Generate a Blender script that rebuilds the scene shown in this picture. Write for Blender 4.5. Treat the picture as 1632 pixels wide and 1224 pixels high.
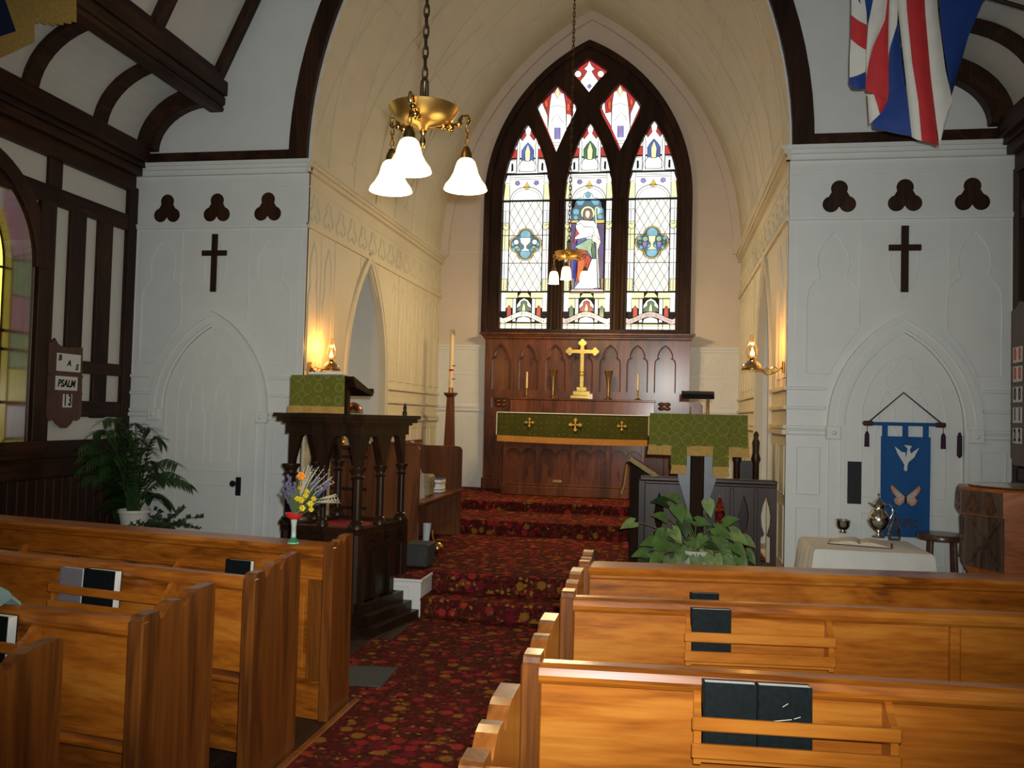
import bpy, bmesh, math, random
from mathutils import Vector, Matrix, geometry
random.seed(7)
for o in list(bpy.data.objects): bpy.data.objects.remove(o)
SC = bpy.context.scene
COL = SC.collection
# ------------------------------------------------------------------ camera
F_PX = 1382.49
YAW, PIT, ROL = .1756, .0361, .0257
CAM = Vector((1.1479, 0, 1.62))
cy, sy, cp, sp = math.cos(YAW), math.sin(YAW), math.cos(PIT), math.sin(PIT)
FW = Vector((-sy*cp, cy*cp, sp)); R0 = Vector((cy, sy, 0)); U0 = R0.cross(FW)
RT = R0*math.cos(ROL)+U0*math.sin(ROL); UP = U0*math.cos(ROL)-R0*math.sin(ROL)
cd = bpy.data.cameras.new('camera'); cam = bpy.data.objects.new('camera', cd); COL.objects.link(cam)
cd.sensor_width = 36; cd.lens = F_PX/1632*36; cd.clip_start = .05
M = Matrix.Identity(4)
for i in range(3):
    M[i][0], M[i][1], M[i][2], M[i][3] = RT[i], UP[i], -FW[i], CAM[i]
cam.matrix_world = M
SC.camera = cam
# ------------------------------------------------------------------ world, flash, exposure
SC.view_settings.view_transform = 'Standard'; SC.view_settings.look = 'None'
SC.view_settings.exposure = 0.0; SC.view_settings.gamma = 1
SC.view_settings.use_curve_mapping = False
wd = bpy.data.worlds.new('world'); SC.world = wd; wd.use_nodes = True
wd.node_tree.nodes['Background'].inputs[0].default_value = (.92, .97, 1, 1)
wd.node_tree.nodes['Background'].inputs[1].default_value = .15
def lamp(name, kind, loc, energy, color, radius=.03, **kw):
    l = bpy.data.lights.new(name, kind); l.energy = energy; l.color = color
    if kind in ('POINT', 'SPOT'): l.shadow_soft_size = radius
    for k, v in kw.items(): setattr(l, k, v)
    o = bpy.data.objects.new(name, l); COL.objects.link(o); o.location = loc
    return o
fl = lamp('camera_flash', 'SPOT', CAM+RT*.05+UP*.07+FW*.02, 760, (.95, 1, .97), .02, spot_size=math.radians(88), spot_blend=1.0)
fl.rotation_euler = (Matrix((RT, UP, -FW)).transposed() @ Matrix.Rotation(math.radians(4), 3, 'X')).to_euler()
# ------------------------------------------------------------------ pixel -> place
def ray(u, v): return FW+RT*((u-816)/F_PX)-UP*((v-612)/F_PX)
def PY(u, v, Y): d = ray(u, v); return CAM+d*((Y-CAM.y)/d.y)
def PX(u, v, X): d = ray(u, v); return CAM+d*((X-CAM.x)/d.x)
def PZ(u, v, Z): d = ray(u, v); return CAM+d*((Z-CAM.z)/d.z)
# ------------------------------------------------------------------ materials
MATS = {}
def nmat(name):
    m = bpy.data.materials.new(name); m.use_nodes = True; MATS[name] = m
    nt = m.node_tree; b = nt.nodes['Principled BSDF']
    return m, nt, b
def ramp(nt, stops, interp='LINEAR'):
    r = nt.nodes.new('ShaderNodeValToRGB'); e = r.color_ramp.elements; r.color_ramp.interpolation = interp
    while len(e) < len(stops): e.new(.5)
    for i, (p, c) in enumerate(stops): e[i].position = p; e[i].color = (*c, 1)
    return r
def coords(nt, scale=(1, 1, 1), rot=(0, 0, 0)):
    t = nt.nodes.new('ShaderNodeTexCoord'); mp = nt.nodes.new('ShaderNodeMapping')
    mp.inputs['Scale'].default_value = scale; mp.inputs['Rotation'].default_value = rot
    nt.links.new(t.outputs['Object'], mp.inputs['Vector']); return mp.outputs['Vector']
def noise(nt, vec, scale, detail=4, dist=0, rough=.5):
    n = nt.nodes.new('ShaderNodeTexNoise'); n.inputs['Scale'].default_value = scale
    n.inputs['Detail'].default_value = detail; n.inputs['Distortion'].default_value = dist
    n.inputs['Roughness'].default_value = rough
    if vec: nt.links.new(vec, n.inputs['Vector'])
    return n
def bump(nt, b, fac, strength, dist=.01):
    k = nt.nodes.new('ShaderNodeBump'); k.inputs['Strength'].default_value = strength
    k.inputs['Distance'].default_value = dist; nt.links.new(fac, k.inputs['Height'])
    nt.links.new(k.outputs['Normal'], b.inputs['Normal'])
def plain(name, col, rough=.5, metal=0, var=.06, nscale=18, coat=0, trans=0, ior=1.45, bmp=0, spec=.5, alpha=1):
    m, nt, b = nmat(name)
    v = coords(nt); n = noise(nt, v, nscale, 4)
    lo = tuple(max(0, c*(1-var)) for c in col); hi = tuple(min(1, c*(1+var)) for c in col)
    r = ramp(nt, [(.3, lo), (.7, hi)]); nt.links.new(n.outputs['Fac'], r.inputs['Fac'])
    nt.links.new(r.outputs['Color'], b.inputs['Base Color'])
    b.inputs['Roughness'].default_value = rough; b.inputs['Metallic'].default_value = metal
    b.inputs['Coat Weight'].default_value = coat; b.inputs['Transmission Weight'].default_value = trans
    b.inputs['IOR'].default_value = ior; b.inputs['Specular IOR Level'].default_value = spec
    if alpha < 1: b.inputs['Alpha'].default_value = alpha
    if bmp: bump(nt, b, n.outputs['Fac'], bmp)
    return m
def wood(name, dark, mid, light, axis='X', rough=.3, coat=.25, scale=1.0, spec=.4, bmp=.03):
    m, nt, b = nmat(name)
    fine = {'X': (1.6, 55, 55), 'Y': (55, 1.6, 55), 'Z': (55, 55, 1.6)}[axis]
    broad = {'X': (.55, 3.0, 3.0), 'Y': (3.0, .55, 3.0), 'Z': (3.0, 3.0, .55)}[axis]
    n1 = noise(nt, coords(nt, tuple(a*scale for a in fine)), 1.0, 5, .3, .6)
    n2 = noise(nt, coords(nt, tuple(a*scale for a in broad)), 1.0, 3, 1.2, .5)
    sn = nt.nodes.new('ShaderNodeMath'); sn.operation = 'MULTIPLY'; sn.inputs[1].default_value = 46
    nt.links.new(n2.outputs['Fac'], sn.inputs[0])
    si = nt.nodes.new('ShaderNodeMath'); si.operation = 'SINE'; nt.links.new(sn.outputs[0], si.inputs[0])
    a1 = nt.nodes.new('ShaderNodeMath'); a1.operation = 'MULTIPLY_ADD'; a1.inputs[1].default_value = .055
    nt.links.new(si.outputs[0], a1.inputs[0]); nt.links.new(n2.outputs['Fac'], a1.inputs[2])
    a2 = nt.nodes.new('ShaderNodeMath'); a2.operation = 'MULTIPLY_ADD'; a2.inputs[1].default_value = .55
    nt.links.new(n1.outputs['Fac'], a2.inputs[0]); nt.links.new(a1.outputs[0], a2.inputs[2])
    r = ramp(nt, [(.52, dark), (.78, mid), (1.0, light)]); nt.links.new(a2.outputs[0], r.inputs['Fac'])
    nt.links.new(r.outputs['Color'], b.inputs['Base Color'])
    b.inputs['Roughness'].default_value = rough; b.inputs['Coat Weight'].default_value = coat
    b.inputs['Coat Roughness'].default_value = .18; b.inputs['Specular IOR Level'].default_value = spec
    bump(nt, b, n1.outputs['Fac'], bmp, .003)
    return m
def emit(name, col, strength, base=(.02, .02, .02), rough=.2, var=0):
    m, nt, b = nmat(name)
    b.inputs['Base Color'].default_value = (*base, 1); b.inputs['Roughness'].default_value = rough
    b.inputs['Emission Color'].default_value = (*col, 1); b.inputs['Emission Strength'].default_value = strength
    if var:
        v = coords(nt); n = noise(nt, v, 9, 3)
        r = ramp(nt, [(.25, tuple(c*(1-var) for c in col)), (.7, tuple(min(1.0, c*(1+var)) for c in col))])
        nt.links.new(n.outputs['Fac'], r.inputs['Fac']); nt.links.new(r.outputs['Color'], b.inputs['Emission Color'])
    return m
def carpet(name):
    m, nt, b = nmat(name)
    v = coords(nt)
    base = (.085, .013, .010)
    prev = None
    def layer(scale, col_stops, r0, r1, prev, seed, keep):
        mp = coords(nt, (1, 1, 1)); 
        off = nt.nodes.new('ShaderNodeVectorMath'); off.operation = 'ADD'; off.inputs[1].default_value = (seed, seed*.7, seed*1.3)
        dn = noise(nt, mp, 55, 2); dm = nt.nodes.new('ShaderNodeVectorMath'); dm.operation = 'MULTIPLY_ADD'; dm.inputs[1].default_value = (.035, .035, .035)
        nt.links.new(dn.outputs['Color'], dm.inputs[0]); nt.links.new(mp, dm.inputs[2]); nt.links.new(dm.outputs[0], off.inputs[0])
        vo = nt.nodes.new('ShaderNodeTexVoronoi'); vo.inputs['Scale'].default_value = scale; vo.inputs['Randomness'].default_value = .75
        nt.links.new(off.outputs[0], vo.inputs['Vector'])
        sep = nt.nodes.new('ShaderNodeSeparateColor'); nt.links.new(vo.outputs['Color'], sep.inputs[0])
        cr = ramp(nt, col_stops, 'CONSTANT'); nt.links.new(sep.outputs[0], cr.inputs['Fac'])
        # flower: petals ring with a dark eye
        rr = ramp(nt, [(0, (.2, .2, .2)), (.07, (1, 1, 1)), (r0, (1, 1, 1)), (r1, (0, 0, 0))])
        nt.links.new(vo.outputs['Distance'], rr.inputs['Fac'])
        kp = nt.nodes.new('ShaderNodeMath'); kp.operation = 'LESS_THAN'; kp.inputs[1].default_value = keep
        nt.links.new(sep.outputs[1], kp.inputs[0])
        mu = nt.nodes.new('ShaderNodeMath'); mu.operation = 'MULTIPLY'
        nt.links.new(rr.outputs['Color'], mu.inputs[0]); nt.links.new(kp.outputs[0], mu.inputs[1])
        mix = nt.nodes.new('ShaderNodeMix'); mix.data_type = 'RGBA'
        nt.links.new(mu.outputs[0], mix.inputs[0])
        if prev is None: mix.inputs[6].default_value = (*base, 1)
        else: nt.links.new(prev, mix.inputs[6])
        nt.links.new(cr.outputs['Color'], mix.inputs[7])
        return mix.outputs[2]
    p = layer(28, [(0, (.20, .022, .020)), (.4, (.09, .055, .012)), (.7, (.03, .008, .006))], .32, .45, None, 0, .92)
    p = layer(12, [(0, (.30, .022, .026)), (.35, (.17, .012, .022)), (.6, (.30, .13, .018)), (.8, (.38, .035, .024))], .38, .5, p, 3.1, .72)
    p = layer(21, [(0, (.34, .17, .03)), (.5, (.3, .025, .025)), (.75, (.22, .10, .012))], .28, .40, p, 7.7, .42)
    nz = noise(nt, v, 260, 2)
    mm = nt.nodes.new('ShaderNodeMix'); mm.data_type = 'RGBA'; mm.blend_type = 'MULTIPLY'; mm.inputs[0].default_value = .3
    nt.links.new(p, mm.inputs[6]); nt.links.new(nz.outputs['Color'], mm.inputs[7])
    nt.links.new(mm.outputs[2], b.inputs['Base Color'])
    b.inputs['Roughness'].default_value = .95; b.inputs['Specular IOR Level'].default_value = .1
    bump(nt, b, nz.outputs['Fac'], .4, .004)
    return m
def damask(name, dark, light, ring, scale=9):
    m, nt, b = nmat(name)
    v = coords(nt)
    vo = nt.nodes.new('ShaderNodeTexVoronoi'); vo.inputs['Scale'].default_value = scale; vo.inputs['Randomness'].default_value = .15
    nt.links.new(v, vo.inputs['Vector'])
    r = ramp(nt, [(.0, dark), (.22, light), (.34, dark), (.47, ring), (.56, dark), (.8, light)]); nt.links.new(vo.outputs['Distance'], r.inputs['Fac'])
    n = noise(nt, v, scale*5, 5, 1.5)
    mx = nt.nodes.new('ShaderNodeMix'); mx.data_type = 'RGBA'
    rn = ramp(nt, [(.42, (.25,)*3), (.58, (.75,)*3)]); nt.links.new(n.outputs['Fac'], rn.inputs['Fac'])
    nt.links.new(rn.outputs['Color'], mx.inputs[0]); nt.links.new(r.outputs['Color'], mx.inputs[6]); mx.inputs[7].default_value = (*dark, 1)
    nt.links.new(mx.outputs[2], b.inputs['Base Color'])
    b.inputs['Roughness'].default_value = .85; b.inputs['Specular IOR Level'].default_value = .2
    bump(nt, b, n.outputs['Fac'], .2, .003)
    return m
white = plain('white_paint', (.74, .75, .73), .45, var=.025, nscale=5)
cream = plain('cream_paint', (.72, .655, .49), .5, var=.03, nscale=3)
pinkish = plain('warm_white_paint', (.70, .60, .52), .5, var=.03, nscale=3)
plaster = plain('nave_plaster', (.66, .66, .62), .6, var=.03, nscale=6)
darkwood = wood('dark_timber', (.012, .005, .003), (.032, .012, .006), (.055, .022, .010), 'Z', .5, 0, spec=.2)
darkwood_y = wood('dark_timber_along', (.012, .005, .003), (.032, .012, .006), (.06, .024, .010), 'Y', .5, 0, spec=.2)
boardwood = wood('hymn_board_wood', (.05, .014, .007), (.09, .028, .012), (.12, .04, .02), 'Z', .4, .1)
pulpitwood = wood('pulpit_oak', (.010, .0045, .003), (.022, .009, .0045), (.040, .016, .007), 'Z', .4, .05, spec=.3)
altarwood = wood('altar_oak', (.05, .013, .004), (.125, .034, .009), (.19, .058, .016), 'Z', .5, .65, spec=.15)
reredoswood = wood('reredos_oak', (.05, .013, .004), (.125, .034, .009), (.19, .058, .016), 'Z', .5, .9, spec=.15)
reredoswood.node_tree.nodes['Principled BSDF'].inputs['Coat Roughness'].default_value = .22
lecternwood = wood('lectern_oak', (.012, .005, .003), (.024, .010, .005), (.04, .016, .008), 'Z', .6, 0, spec=.06)
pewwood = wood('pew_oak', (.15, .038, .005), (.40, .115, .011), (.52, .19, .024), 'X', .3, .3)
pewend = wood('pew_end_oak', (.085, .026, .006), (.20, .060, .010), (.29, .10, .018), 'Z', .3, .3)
rackwood = wood('book_rack_oak', (.27, .075, .008), (.46, .14, .014), (.55, .20, .026), 'X', .32, .25)
stallwood = wood('stall_oak', (.06, .017, .004), (.14, .042, .009), (.20, .065, .015), 'Z', .4, .12, spec=.3)
greyedwood = wood('choir_front_oak', (.02, .010, .007), (.042, .021, .015), (.06, .032, .024), 'Z', .4, .1, spec=.3)
stoolwood = wood('stool_wood', (.05, .02, .012), (.09, .04, .022), (.13, .06, .035), 'X', .3, .2)
fontwood = wood('font_oak', (.17, .042, .009), (.34, .095, .018), (.44, .14, .03), 'X', .3, .3)
fontcarve = wood('font_carved_oak', (.035, .02, .014), (.10, .062, .045), (.15, .10, .075), 'Z', .4, .15)
floorwood = wood('floor_boards', (.012, .007, .005), (.03, .016, .010), (.05, .028, .018), 'Y', .5, .05)
carp = carpet('floral_carpet')
matgrey = plain('grey_mat', (.06, .065, .065), .9, var=.3, nscale=90, bmp=.3)
brass = plain('polished_brass', (.80, .52, .16), .16, 1, var=.06)
panbrass = plain('satin_brass', (.85, .55, .17), .36, 1, var=.06)
brassold = plain('antique_brass', (.42, .27, .10), .3, 1, var=.15)
bronze = plain('dark_bronze', (.13, .09, .05), .4, .9, var=.2)
gold = plain('gilded_brass', (.95, .70, .20), .2, 1, var=.05)
silver = plain('silver_plate', (.78, .74, .66), .2, 1, var=.04)
copper = plain('copper_shade', (.30, .13, .07), .22, 1, var=.1)
blackiron = plain('black_iron', (.010, .010, .014), .5, .3, var=.3)
blackpl = plain('black_lacquer', (.012, .011, .013), .18, 0, coat=.4)
def thinglass(name, tint, gloss=.12):
    m, nt, b = nmat(name); out = nt.nodes['Material Output']
    t = nt.nodes.new('ShaderNodeBsdfTransparent'); t.inputs[0].default_value = (*tint, 1)
    g = nt.nodes.new('ShaderNodeBsdfGlossy'); g.inputs['Roughness'].default_value = .05
    fr = nt.nodes.new('ShaderNodeLayerWeight'); fr.inputs[0].default_value = gloss*3
    mx = nt.nodes.new('ShaderNodeMixShader'); nt.links.new(fr.outputs['Facing'], mx.inputs[0]); nt.links.new(t.outputs[0], mx.inputs[1]); nt.links.new(g.outputs[0], mx.inputs[2])
    nt.links.new(mx.outputs[0], out.inputs['Surface']); return m
glassm = thinglass('clear_glass', (.93, .94, .92))
redglass = plain('red_glass', (.75, .03, .02), .08, 0, coat=.5, var=.1)
linen = plain('white_linen', (.78, .77, .72), .85, var=.03, nscale=60, bmp=.1)
paper = plain('paper_edges', (.84, .85, .82), .8, var=.03, nscale=80)
parch = plain('old_paper', (.66, .60, .48), .8, var=.08, nscale=40)
greyblue = plain('pale_blue_sheet', (.50, .55, .60), .6, var=.05)
bookdark = plain('dark_book_cloth', (.006, .009, .010), .6, var=.3, nscale=60, spec=.12)
bookgrey = plain('grey_book_cloth', (.20, .17, .19), .7, var=.08, nscale=60)
bookblue = plain('blue_book_cloth', (.03, .07, .16), .6)
tealcloth = plain('teal_cloth', (.22, .33, .33), .85, var=.08)
navy = plain('navy_cloth', (.008, .014, .055), .8, var=.1)
ochre = plain('gold_fringe_cloth', (.46, .28, .07), .75, var=.15, nscale=60, bmp=.3)
orangefr = plain('orange_gold_fringe', (.50, .22, .035), .75, var=.15, nscale=70, bmp=.3)
goldemb = plain('gold_embroidery', (.66, .38, .07), .6, var=.1)
bannerblue = plain('banner_blue_cloth', (.010, .085, .27), .85, var=.08, nscale=50, bmp=.15)
feltwhite = plain('white_felt', (.66, .68, .68), .9, var=.04)
feltor = plain('orange_felt', (.62, .27, .16), .9, var=.1)
feltpat = plain('patterned_wing_cloth', (.50, .45, .42), .9, var=.35, nscale=70)
flagred = plain('flag_red_cloth', (.52, .030, .035), .6, var=.1, nscale=14, bmp=.2)
flagwhite = plain('flag_white_cloth', (.68, .66, .60), .6, var=.05, nscale=14, bmp=.2)
flagblue = plain('flag_blue_cloth', (.012, .045, .22), .6, var=.12, nscale=14, bmp=.2)
tassel = plain('maroon_tassel', (.035, .010, .03), .8)
redcush = plain('red_felt', (.34, .010, .022), .9, var=.1)
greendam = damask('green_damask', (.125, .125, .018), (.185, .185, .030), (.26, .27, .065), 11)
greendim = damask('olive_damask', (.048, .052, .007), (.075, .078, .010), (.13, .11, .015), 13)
wax = plain('ivory_wax', (.80, .62, .36), .5, var=.03)
leafdark = plain('palm_leaf', (.022, .055, .012), .5, var=.35, nscale=9)
leafmid = plain('ivy_leaf', (.02, .045, .016), .5, var=.35, nscale=30)
leafbr = plain('arrowhead_leaf', (.10, .19, .045), .45, var=.3, nscale=14)
leafbr2 = plain('pale_arrowhead_leaf', (.20, .29, .09), .45, var=.25, nscale=14)
stemm = plain('stem_green', (.16, .18, .06), .6, var=.2)
potwhite = plain('white_glaze', (.68, .68, .63), .35, var=.04)
soil = plain('potting_soil', (.02, .014, .01), .95, var=.4, nscale=50)
lead = plain('window_lead', (.012, .012, .012), .6, var=.2)
ink = plain('black_ink', (.008, .008, .010), .8)
card = plain('white_card', (.74, .73, .68), .8, var=.02)
cardred = plain('card_red_ink', (.55, .07, .02), .8)
flame = emit('lamp_flame', (1, .62, .16), 34)
oilglow = emit('warm_glass_glow', (1, .36, .03), 1.3, (.3, .1, .02))
shadeM = emit('opal_shade_glow', (1, .85, .48), 1.6, (.8, .75, .6))
bulbM = emit('bulb_glow', (1, .9, .66), 22)
# ------------------------------------------------------------------ builders
ROOT = {}
def setp(o, label=None, cat=None, group=None, kind=None):
    if label: o['label'] = label
    if cat: o['category'] = cat
    if group: o['group'] = group
    if kind: o['kind'] = kind
    return o
def thing(name, loc, label=None, cat=None, group=None, kind=None):
    o = bpy.data.objects.new(name, None); COL.objects.link(o); o.location = loc
    o.empty_display_size = .1; ROOT[o] = Vector(loc)
    return setp(o, label, cat, group, kind)
AX = {'Y': lambda a, b, d: (a, d, b), 'X': lambda a, b, d: (d, a, b), 'Z': lambda a, b, d: (a, b, d)}
class MB:
    def __init__(s): s.v = []; s.f = []; s.mi = []; s.cur = 0; s.mats = []; s.sm = []; s.smooth = False
    def add(s, vs, fs):
        n = len(s.v); s.v += [Vector(p) for p in vs]
        for f in fs: s.f.append([n+i for i in f]); s.mi.append(s.cur); s.sm.append(s.smooth)
        return s
    def box(s, x0, x1, y0, y1, z0, z1):
        vs = [(x, y, z) for x in (x0, x1) for y in (y0, y1) for z in (z0, z1)]
        return s.add(vs, [(0, 1, 3, 2), (4, 6, 7, 5), (0, 4, 5, 1), (2, 3, 7, 6), (0, 2, 6, 4), (1, 5, 7, 3)])
    def cbox(s, x0, x1, y0, y1, z0, z1, c=.006):
        # box with all edges chamfered
        c = min(c, (x1-x0)*.45, (y1-y0)*.45, (z1-z0)*.45)
        bm = bmesh.new(); r = bmesh.ops.create_cube(bm, size=1)
        for v in bm.verts: v.co = Vector((x0+(v.co.x+.5)*(x1-x0), y0+(v.co.y+.5)*(y1-y0), z0+(v.co.z+.5)*(z1-z0)))
        bmesh.ops.bevel(bm, geom=list(bm.edges), offset=c, segments=1, affect='EDGES')
        return s.frombm(bm)
    def frombm(s, bm):
        bm.verts.ensure_lookup_table(); bm.verts.index_update()
        s.add([v.co.copy() for v in bm.verts], [[v.index for v in f.verts] for f in bm.faces]); bm.free(); return s
    def prism(s, loops, ax, d0, d1):
        if not isinstance(loops[0][0], (tuple, list, Vector)): loops = [loops]
        m = AX[ax] if isinstance(ax, str) else ax
        fl = [tuple(p) for l in loops for p in l]
        tri = geometry.tessellate_polygon([[Vector((p[0], p[1], 0)) for p in l] for l in loops])
        n = len(fl)
        vs = [m(p[0], p[1], d0) for p in fl]+[m(p[0], p[1], d1) for p in fl]
        fs = [tuple(t) for t in tri]+[tuple(n+i for i in reversed(t)) for t in tri]
        k = 0
        for l in loops:
            L = len(l)
            for i in range(L): a, b = k+i, k+(i+1) % L; fs.append((a, b, n+b, n+a))
            k += L
        return s.add(vs, fs)
    def tube(s, path, r, n=6, cap=True, closed=False):
        path = [Vector(p) for p in path]; N = len(path)
        rs = r if isinstance(r, (list, tuple)) else [r]*N
        rings = []; ref = None
        for i, p in enumerate(path):
            if closed: t = path[(i+1) % N]-path[i-1]
            else: t = path[min(i+1, N-1)]-path[max(i-1, 0)]
            if t.length < 1e-9: t = Vector((0, 0, 1))
            t.normalize()
            if ref is None:
                ref = Vector((0, 0, 1)) if abs(t.z) < .9 else Vector((1, 0, 0))
            a = ref-t*ref.dot(t)
            if a.length < 1e-6: a = t.orthogonal()
            a.normalize(); ref = a; b = t.cross(a)
            rings.append([p+(a*math.cos(2*math.pi*k/n)+b*math.sin(2*math.pi*k/n))*rs[i] for k in range(n)])
        vs = [q for ring in rings for q in ring]; fs = []
        for i in range(N if closed else N-1):
            j = (i+1) % N
            for k in range(n): fs.append((i*n+k, i*n+(k+1) % n, j*n+(k+1) % n, j*n+k))
        if cap and not closed: fs += [tuple(range(n))[::-1], tuple((N-1)*n+k for k in range(n))]
        return s.add(vs, fs)
    def lathe(s, prof, c=(0, 0, 0), n=24, rot=None, arc=1.0, sx=1, sy=1):
        c = Vector(c); vs = []; N = len(prof)
        for r, z in prof:
            for k in range(n):
                a = 2*math.pi*k/n*arc
                p = Vector((r*math.cos(a)*sx, r*math.sin(a)*sy, z))
                if rot: p = rot @ p
                vs.append(p+c)
        fs = [(i*n+k, i*n+(k+1) % n, (i+1)*n+(k+1) % n, (i+1)*n+k) for i in range(N-1) for k in range(n)]
        if prof[0][0] > 1e-4: fs.append(tuple(range(n))[::-1])
        if prof[-1][0] > 1e-4: fs.append(tuple((N-1)*n+k for k in range(n)))
        return s.add(vs, fs)
    def ball(s, c, r, n=10, m=6):
        rr = r if isinstance(r, (tuple, list)) else (r, r, r)
        c = Vector(c); vs = []; fs = []
        for i in range(m+1):
            t = math.pi*i/m
            for k in range(n):
                a = 2*math.pi*k/n
                vs.append(c+Vector((rr[0]*math.sin(t)*math.cos(a), rr[1]*math.sin(t)*math.sin(a), rr[2]*math.cos(t))))
        for i in range(m):
            for k in range(n): fs.append((i*n+k, i*n+(k+1) % n, (i+1)*n+(k+1) % n, (i+1)*n+k))
        return s.add(vs, fs)
    def sheet(s, grid, thick=0, nrm=None):
        # grid[i][j] -> point; optional thickness along nrm
        R, Cn = len(grid), len(grid[0])
        vs = [Vector(p) for row in grid for p in row]
        fs = [(i*Cn+j, i*Cn+j+1, (i+1)*Cn+j+1, (i+1)*Cn+j) for i in range(R-1) for j in range(Cn-1)]
        if thick:
            n = len(vs); d = Vector(nrm)*thick; vs += [p+d for p in vs]
            fs += [tuple(n+i for i in f[::-1]) for f in fs[:]]
            edge = [(0, j) for j in range(Cn)]+[(i, Cn-1) for i in range(1, R)]+[(R-1, j) for j in range(Cn-2, -1, -1)]+[(i, 0) for i in range(R-2, 0, -1)]
            ids = [i*Cn+j for i, j in edge]
            for k in range(len(ids)): a, b = ids[k], ids[(k+1) % len(ids)]; fs.append((a, b, n+b, n+a))
        return s.add(vs, fs)
    def xf(s, mat, start=0):
        for i in range(start, len(s.v)): s.v[i] = mat @ s.v[i]
        return s
    def mat(s, m):
        if m not in s.mats: s.mats.append(m)
        s.cur = s.mats.index(m); return s
    def build(s, name, mat=None, parent=None, loc=None, label=None, cat=None, group=None, kind=None, smooth=None, angle=None):
        org = Vector((0, 0, 0))
        if parent is not None:
            r = parent
            while r.parent: r = r.parent
            org = ROOT[r]
        elif loc is not None: org = Vector(loc)
        me = bpy.data.meshes.new(name)
        me.from_pydata([p-org for p in s.v], [], s.f)
        ms = s.mats if s.mats else [mat]
        for m in ms: me.materials.append(m)
        bm = bmesh.new(); bm.from_mesh(me)
        bmesh.ops.remove_doubles(bm, verts=bm.verts, dist=1e-6)
        bmesh.ops.recalc_face_normals(bm, faces=bm.faces); bm.to_mesh(me); bm.free()
        if s.mats and len(me.polygons) == len(s.mi): me.polygons.foreach_set('material_index', s.mi)
        if smooth:
            me.polygons.foreach_set('use_smooth', [True]*len(me.polygons))
            me.set_sharp_from_angle(angle=math.radians(angle or 50))
        o = bpy.data.objects.new(name, me); COL.objects.link(o)
        if parent is not None: o.parent = parent
        else:
            o.location = org; ROOT[o] = org
        return setp(o, label, cat, group, kind)
def dup(root, loc, **props):
    def cp_(o, par):
        c = o.copy(); COL.objects.link(c)
        if par is not None: c.parent = par
        for ch in [q for q in bpy.data.objects if q.parent == o]: cp_(ch, c)
        return c
    r = cp_(root, None); r.location = loc; ROOT[r] = Vector(loc)
    return setp(r, **props)
def arch(w, z0, zs, R, n=12, x0=0, bottom=True):
    """pointed arch outline: half width w, base z0, spring zs, radius R"""
    a1 = math.acos((R-w)/R); pts = []
    for i in range(n+1):
        a = a1*i/n; pts.append((x0+R*math.cos(a)-(R-w), zs+R*math.sin(a)))
    left = [(2*x0-x, z) for x, z in reversed(pts[:-1])]
    o = pts+left
    if bottom: o = [(x0+w, z0)]+o+[(x0-w, z0)]
    return o
def circ(cx, cz, r, n=20, a0=0, a1=360):
    return [(cx+r*math.cos(math.radians(a0+(a1-a0)*i/n)), cz+r*math.sin(math.radians(a0+(a1-a0)*i/n))) for i in range(n+(0 if a1-a0 == 360 else 1))]
def trefoil(cx, cz, s=1, n=14, flip=1):
    """three round lobes, one up and two down"""
    r = .067*s; out = []
    cs = [(0, .068*s), (.066*s, -.064*s), (-.066*s, -.064*s)]
    for (x, z), (a0, a1) in zip(cs, ((205, -25), (75, -160), (-20, -255))):
        out += [(cx+x+r*math.cos(math.radians(a0+(a1-a0)*i/n)), cz+flip*(z+r*math.sin(math.radians(a0+(a1-a0)*i/n)))) for i in range(n+1)]
    return out
def cusped(w, z0, zs, R, x0=0, n=7):
    """lancet whose sides step in at a cusp below the point"""
    up = arch(w*.72, 0, zs, R*.8, n, x0, False)
    k = len(up)//2
    right = [(x0+w, z0), (x0+w, zs-w*.62)]+[(x0+w*.72+w*.28*math.cos(math.radians(a)), zs-w*.62+w*.52*math.sin(math.radians(a))) for a in (30, 60, 90)]+[(x0+w*.55, zs)]
    left = [(2*x0-x, z) for x, z in reversed(right)]
    return right+up+left
def lerp(a, b, t): return a+(b-a)*t
def textmesh(s, size, ext=.0015, bold=0):
    cu = bpy.data.curves.new('lettering', 'FONT'); cu.body = s; cu.size = size; cu.extrude = ext; cu.offset = bold
    cu.align_x = 'CENTER'; cu.align_y = 'CENTER'; cu.resolution_u = 3
    o = bpy.data.objects.new('lettering', cu); COL.objects.link(o)
    dg = bpy.context.evaluated_depsgraph_get(); me = bpy.data.meshes.new_from_object(o.evaluated_get(dg))
    r = ([v.co.copy() for v in me.vertices], [list(p.vertices) for p in me.polygons])
    bpy.data.objects.remove(o); bpy.data.curves.remove(cu); bpy.data.meshes.remove(me)
    return r
def text_on(name, s, size, origin, right, up, mat, parent, label=None, bold=0, shear=0, sx=1):
    vs, fs = textmesh(s, size, .0012, bold); right = Vector(right).normalized(); up = Vector(up).normalized(); nrm = right.cross(up)
    mb = MB(); mb.add([Vector(origin)+right*((p.x+shear*p.y)*sx)+up*p.y+nrm*p.z for p in vs], fs)
    return mb.build(name, mat, parent, label=label)
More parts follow.
